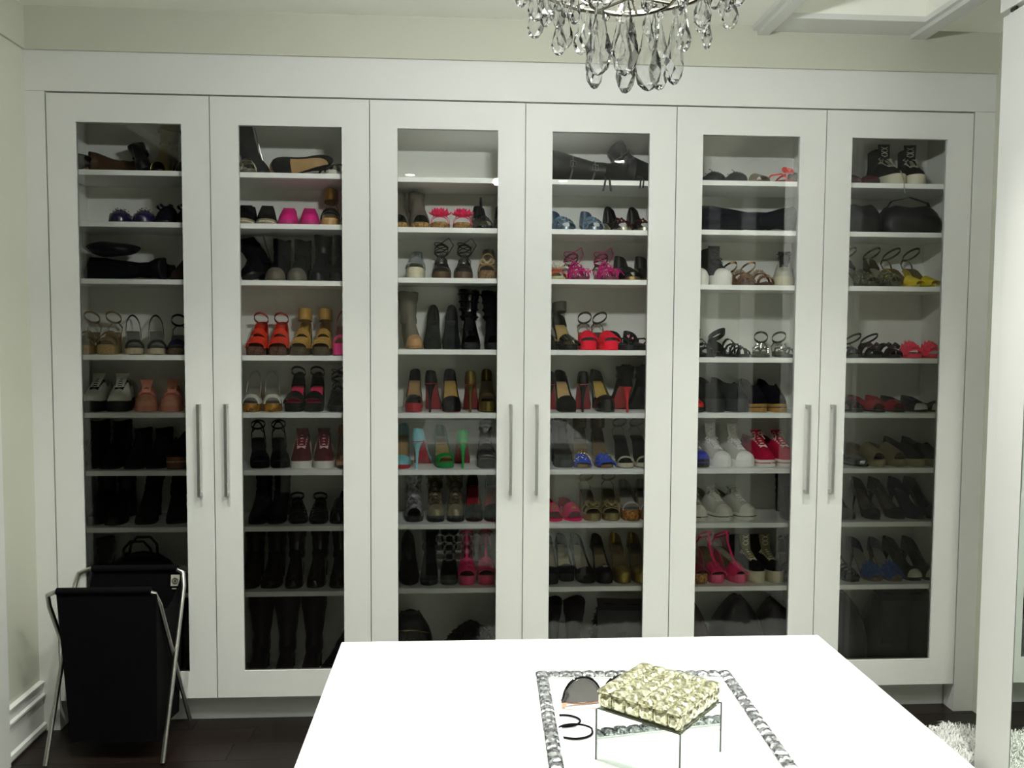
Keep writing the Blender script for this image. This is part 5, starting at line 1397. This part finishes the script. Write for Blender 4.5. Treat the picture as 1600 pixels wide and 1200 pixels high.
def almond(h, r, n=6):
    prof = [(.0012, h), (.18, h * .86), (.34, h * .72), (.62, h * .52), (.92, h * .34), (1.0, h * .24), (.80, h * .10), (.38, h * .02), (.02, 0)]
    rings = []
    for i, (q_, z) in enumerate(prof):
        rad = max(.0006, q_ * r if q_ > .002 else .0006)
        rings.append([(rad * math.cos(2 * PI * (j + .5 * (i % 2)) / n), rad * .62 * math.sin(2 * PI * (j + .5 * (i % 2)) / n), z) for j in range(n)])
    mb = MB()
    vs = [p_ for r_ in rings for p_ in r_]
    fs = []
    for i in range(len(rings) - 1):
        for j in range(n):
            k_ = (j + 1) % n
            a_, b_ = i * n + j, i * n + k_
            c2, d2 = (i + 1) * n + j, (i + 1) * n + k_
            if i % 2 == 0:
                fs += [(a_, b_, c2), (b_, d2, c2)]
            else:
                fs += [(a_, b_, d2), (a_, d2, c2)]
    return mb.add(vs, fs)
def bead(r, n=6):
    return MB().lathe([(r * .2, -r * .8), (r * .75, -r * .45), (r, 0), (r * .75, r * .45), (r * .2, r * .8)], n)
BIG = almond(.125, .0215).mesh('crystal_drop', CRYSTAL, smooth=False)
MID = almond(.072, .0145).mesh('crystal_drop', CRYSTAL, smooth=False)
SML = almond(.046, .0115).mesh('crystal_drop', CRYSTAL, smooth=False)
BEAD = bead(.0075, 8).mesh('crystal_bead', CRYSTAL, smooth=False)
def hang(me, x, y, ztop, h, name='crystal_drop'):
    o = bpy.data.objects.new(name, me)
    COL.objects.link(o)
    o.parent = ch
    o.location = (x, y, ztop - h)
    o.rotation_euler = (random.uniform(-.03, .03), random.uniform(-.03, .03), random.uniform(0, PI))
    return o
for k, (a, r, zt) in enumerate(((-1.9, .062, .143), (-1.2, .050, .125), (-2.6, .066, .150), (-.35, .066, .142), (.6, .064, .150), (1.5, .060, .15), (2.5, .064, .15))):
    hang(BIG, r * math.cos(a), r * math.sin(a), zt, .125)
    hang(BEAD, r * math.cos(a), r * math.sin(a), zt + .008, 0, 'crystal_bead')
for k in range(20):
    a = 2 * PI * k / 20 + .1
    zt = .181 - .010 * (k % 2)
    big = k % 4 != 0
    hang(MID if big else SML, .150 * math.cos(a), .150 * math.sin(a), zt, .072 if big else .046)
    hang(BEAD, .150 * math.cos(a), .150 * math.sin(a), zt + .006, 0, 'crystal_bead')
for k in range(12):
    a = 2 * PI * k / 12
    hang(MID, .112 * math.cos(a), .112 * math.sin(a), .176 - .012 * (k % 2), .072)
    hang(BEAD, .112 * math.cos(a), .112 * math.sin(a), .182 - .012 * (k % 2), 0, 'crystal_bead')
    cpart(MB().tube([(.066 * math.cos(a), .066 * math.sin(a), .152), (.112 * math.cos(a), .112 * math.sin(a), .184), (.150 * math.cos(a), .150 * math.sin(a), .185)], .0009, 4), 'wire', NICK)
for k in range(22):
    a = 2 * PI * k / 22 + .05
    hang(SML if k % 2 else MID, .173 * math.cos(a), .173 * math.sin(a), .222, .046 if k % 2 else .072)
    hang(BEAD, .173 * math.cos(a), .173 * math.sin(a), .230, 0, 'crystal_bead')
for k in range(14):     # bead swags rising to the stem
    a = 2 * PI * k / 14 + .15
    for i in range(1, 7):
        t_ = i / 7
        r_ = lerp(.172, .03, t_)
        hang(BEAD, r_ * math.cos(a), r_ * math.sin(a), .228 + .20 * t_ ** 1.6, 0, 'crystal_bead')

# light of the chandelier bulbs
for k in range(6):
    a = k * PI / 3 + .2
    ld = bpy.data.lights.new('bulb_light', 'POINT')
    ld.energy = BULB_POWER
    ld.color = COOL
    ld.shadow_soft_size = .02
    lo = bpy.data.objects.new('bulb_light', ld)
    COL.objects.link(lo)
    lo.parent = ch
    lo.location = (math.cos(a) * .08, math.sin(a) * .08, .405)

# ================================================================= recessed downlights
LENSM = emit_mat('downlight_glow', (1, .96, .86), 18)
for k, (x, y) in enumerate(SPOTS):
    d = empty('downlight', (x, y, ZC))
    tag(d, ['round recessed ceiling downlight near the back wall, left', 'round recessed ceiling downlight near the back wall, right', 'round recessed ceiling downlight right of the island', 'round recessed ceiling downlight above the second door', 'round recessed ceiling downlight above the fourth door', 'round recessed ceiling downlight added to brighten the left cabinet', 'round recessed ceiling downlight added to brighten the right cabinet'][k], 'ceiling light', 'recessed downlights')
    MB().lathe([(.036, -.0005), (.036, -.006), (.052, -.007), (.056, -.001), (.056, -.0004)], 24).build('trim_ring', WHITE, d)
    MB().lathe([(.035, -.0065), (.0005, -.0065), (.0005, -.003), (.035, -.003)], 24).build('lens', LENSM, d)
    ld = bpy.data.lights.new('downlight_beam', 'SPOT')
    ld.energy = SPOT_POWER * SPOT_GAIN[k]
    ld.color = WARM
    ld.spot_size = math.radians(112)
    ld.spot_blend = .9
    ld.shadow_soft_size = .035
    lo = bpy.data.objects.new('downlight_beam', ld)
    COL.objects.link(lo)
    lo.parent = d
    lo.location = (0, 0, -.012)

# ================================================================= laundry hamper
HX0, HX1, HF, HB, HZ = -1.722, -1.312, -.300, .055, .640
hm = tag(empty('laundry_hamper', ((HX0 + HX1) / 2, (HF + HB) / 2, 0)), 'black fabric laundry hamper on a folding metal X-frame', 'hamper')
ho = ((HX0 + HX1) / 2, (HF + HB) / 2, 0)
def hpart(mb, name, m, **kw):
    mb.v = [(p_[0] - ho[0], p_[1] - ho[1], p_[2]) for p_ in mb.v]
    return mb.build(name, m, hm, **kw)
def uframe(yt, yf_, inset):
    x0, x1 = HX0 + inset, HX1 - inset
    pts = [(x0, yf_, .008)]
    for t_ in (.25, .5, .75, .90):
        pts.append((x0, lerp(yf_, yt, t_), lerp(.008, HZ, t_)))
    pts += [(x0 + .008, lerp(yf_, yt, .975), lerp(.008, HZ, .975)), (x0 + .045, yt, HZ)]
    pts += [((x0 + x1) / 2, yt, HZ)]
    right = [(x0 + x1 - p_[0], p_[1], p_[2]) for p_ in reversed(pts[:-1])]
    return pts + right
hpart(MB().tube(uframe(HB - .06, HF, .0), .0085, 10), 'leg_frame', STEEL)
hpart(MB().tube(uframe(HF, HB, .012), .0085, 10), 'leg_frame', STEEL)
BX0, BX1 = HX0 + .055, HX1 - .010
yb_, yf_ = HB - .06, HF
CLOTH = mat('canvas', '08080b')
bm_ = MB()
rings = []
for i in range(8):
    t_ = i / 7
    z = lerp(.075, HZ - .012, t_)
    a_ = lerp(.02, 0, t_)
    fr, bk_ = lerp(yf_ + .035, yf_ - .004, t_), lerp(yb_ - .015, yb_ + .004, t_)
    x0, x1 = BX0 + a_, BX1 - a_
    ring = []
    for (xa, ya, xb, yb2, n_) in ((x0, fr, x1, fr, 8), (x1, fr, x1, bk_, 6), (x1, bk_, x0, bk_, 8), (x0, bk_, x0, fr, 6)):
        for j in range(n_):
            s_ = j / n_
            x, y = lerp(xa, xb, s_), lerp(ya, yb2, s_)
            dip = 0
            if n_ == 6:
                dip = -.10 * math.sin(PI * s_) * t_ ** 2
                x += (-1 if xa > -1.5 else 1) * .012 * math.sin(PI * s_)
            else:
                y += .006 * math.sin(PI * s_ * 2) * (1 - t_) * (1 if ya == fr else -1)
            ring.append((x, y, z + dip))
    rings.append(ring)
bm_.loft(rings, caps=False)
n_ = len(rings[0])
bm_.add(rings[0], [tuple(range(n_))])
hpart(bm_, 'fabric_bag', CLOTH, solid=.0025)
hpart(MB().tube([(BX0, yf_, HZ), (BX1 - .02, yf_, HZ)], .0125, 10), 'bar_sleeve', CLOTH)
hpart(MB().tube([(BX0, yb_, HZ), (BX1 - .02, yb_, HZ)], .0125, 10), 'bar_sleeve', CLOTH)
hpart(MB().tube([(BX0 + .13, yf_ - .004, HZ - .012), (BX0 + .16, yf_ + .03, HZ - .03), (BX0 + .21, yf_ + .035, HZ - .034), (BX0 + .24, yf_ + .01, HZ - .014)], .003, 6), 'pull_loop', CLOTH)
# woven label with a ring mark, sewn to the inside of the back
lx, lz, ly = -1.352, HZ - .048, yb_ - .0045
hpart(MB().add([(lx - .017, ly, lz - .022), (lx + .010, ly, lz - .022), (lx + .018, ly, lz - .010), (lx + .018, ly, lz + .022), (lx - .015, ly, lz + .022),
                (lx - .017, ly - .0016, lz - .022), (lx + .010, ly - .0016, lz - .022), (lx + .018, ly - .0016, lz - .010), (lx + .018, ly - .0016, lz + .022), (lx - .015, ly - .0016, lz + .022)],
               [(0, 1, 2, 3, 4), (9, 8, 7, 6, 5), (0, 5, 6, 1), (1, 6, 7, 2), (2, 7, 8, 3), (3, 8, 9, 4), (4, 9, 5, 0)]), 'care_label', mat('fabric', 'b9b7a6'), smooth=False)
for r_, w_ in ((.0115, .0011), (.0075, .0009)):
    hpart(MB().tube([(lx + r_ * math.cos(a), ly - .0022, lz - .002 + r_ * math.sin(a)) for a in [2 * PI * k / 20 for k in range(20)]], w_, 5, True), 'ring_mark', mat('plain', '20201a'))
hpart(MB().ball((lx, ly - .002, lz - .002), .0042, 10, 6, 1, .3, 1), 'ring_mark', mat('plain', '20201a'))
hpart(MB().box(lx - .012, lx + .004, ly - .0016, ly, lz - .034, lz - .031), 'label_bar', mat('fabric', 'b9b7a6'), smooth=False)

# ================================================================= mirrored wardrobe at the right
WX, WY = 1.588, -.492
wd = tag(empty('mirrored_wardrobe', ((WX + XR) / 2, -2.0, 0)), 'white tall wardrobe with mirror doors along the right wall', 'wardrobe')
wo = ((WX + XR) / 2, -2.0, 0)
def wpart(mb, name, m, par=wd, **kw):
    mb.v = [(p_[0] - wo[0], p_[1] - wo[1], p_[2]) for p_ in mb.v]
    return mb.build(name, m, par, smooth=False, **kw)
WYE = -4.3
wpart(MB().box(WX + .024, XR - .002, WYE, WY, .0, 2.758), 'carcass', LACQUER)
wpart(MB().box(WX + .004, WX + .024, WY - .052, WY, .0, 2.64), 'end_panel', LACQUER)
wpart(MB().box(WX - .006, WX + .024, WYE, WY + .003, 2.655, 2.724), 'fascia', LACQUER)
nd = 5
dw = (-WYE + WY - .058) / nd
for k in range(nd):
    y1 = WY - .057 - k * dw
    y0 = y1 - dw + .003
    d = wpart(MB().box(WX + .004, WX + .022, y0, y1, .02, 2.64), 'door', LACQUER)
    st_ = .135
    wpart(MB().box(WX, WX + .004, y1 - st_, y1, .02, 2.64), 'stile', LACQUER, d)
    wpart(MB().box(WX, WX + .004, y0, y0 + st_, .02, 2.64), 'stile', LACQUER, d)
    wpart(MB().box(WX, WX + .004, y0 + st_, y1 - st_, .02, .06), 'rail', LACQUER, d)
    wpart(MB().box(WX, WX + .004, y0 + st_, y1 - st_, 2.64 - st_, 2.64), 'rail', LACQUER, d)
    wpart(MB().box(WX + .0015, WX + .004, y0 + st_ + .004, y1 - st_ - .004, .06, 2.64 - st_), 'mirror', MIRROR, d)
    wpart(MB().box(WX + .0018, WX + .0042, y1 - st_ - .004, y1 - st_, .06, 2.64 - st_), 'mirror_gasket', mat('plain', '4a4c46'), d)
wpart(MB().box(WX - .002, WX + .006, WY - .075, WY - .045, 2.642, 2.652), 'hinge', mat('metal', '4a463c'))

# ================================================================= white faux-fur rug
def in_rug(x, y):
    w = .02 * math.sin(9 * x) + .016 * math.sin(23 * x + 1) + .012 * math.sin(17 * y)
    a = -.10 + w < x < 1.80 + w and -.47 < y < -.215 + w * .9
    b = -.10 + w < x < 1.50 + w and -1.02 - w < y < -.215 + w * .9
    return a or b
rug = tag(empty('fur_rug', (.7, -.85, 0)), 'shaggy white faux-fur rug between island and cabinets', 'rug')
RUGM = mat('fur', 'fbfaf4')
pts_ = []
base = MB()
cell = .03
x = -.2
while x < 1.9:
    y = -1.6
    while y < -.15:
        if in_rug(x + cell / 2, y + cell / 2):
            base.box(x - .7, x + cell - .7, y + .85, y + cell + .85, .0005, .012)
        y += cell
    x += cell
base.build('backing', RUGM, rug, smooth=False)
rnd = random.Random(11)
fur = MB()
V_, F_ = [], []
cnt = 0
while cnt < 36000:
    x, y = rnd.uniform(-.15, 1.86), rnd.uniform(-1.55, -.18)
    if not in_rug(x, y):
        continue
    if x < 1.3 and rnd.random() < .35:
        continue
    cl = math.sin(x * 41 + 3 * math.sin(y * 29)) + math.cos(y * 37 + 2 * math.sin(x * 23))
    a = cl * 1.3 + rnd.uniform(-.7, .7)
    ln_ = rnd.uniform(.022, .045)
    h_ = rnd.uniform(.018, .036)
    w_ = rnd.uniform(.0012, .0024)
    ca, sa = math.cos(a), math.sin(a)
    n0 = len(V_)
    bx_, by_ = x - .7, y + .85
    V_ += [(bx_ - sa * w_, by_ + ca * w_, .010), (bx_ + sa * w_, by_ - ca * w_, .010), (bx_ + ca * ln_ * .45 + sa * w_ * .8, by_ + sa * ln_ * .45 - ca * w_ * .8, .010 + h_), (bx_ + ca * ln_ * .45 - sa * w_ * .8, by_ + sa * ln_ * .45 + ca * w_ * .8, .010 + h_), (bx_ + ca * ln_, by_ + sa * ln_, .010 + h_ * .75)]
    F_ += [(n0, n0 + 1, n0 + 2, n0 + 3), (n0 + 3, n0 + 2, n0 + 4)]
    cnt += 1
me = bpy.data.meshes.new('pile')
me.from_pydata(V_, [], F_)
me.materials.append(RUGM)
o = bpy.data.objects.new('pile', me)
COL.objects.link(o)
o.parent = rug
o['kind'] = 'stuff'
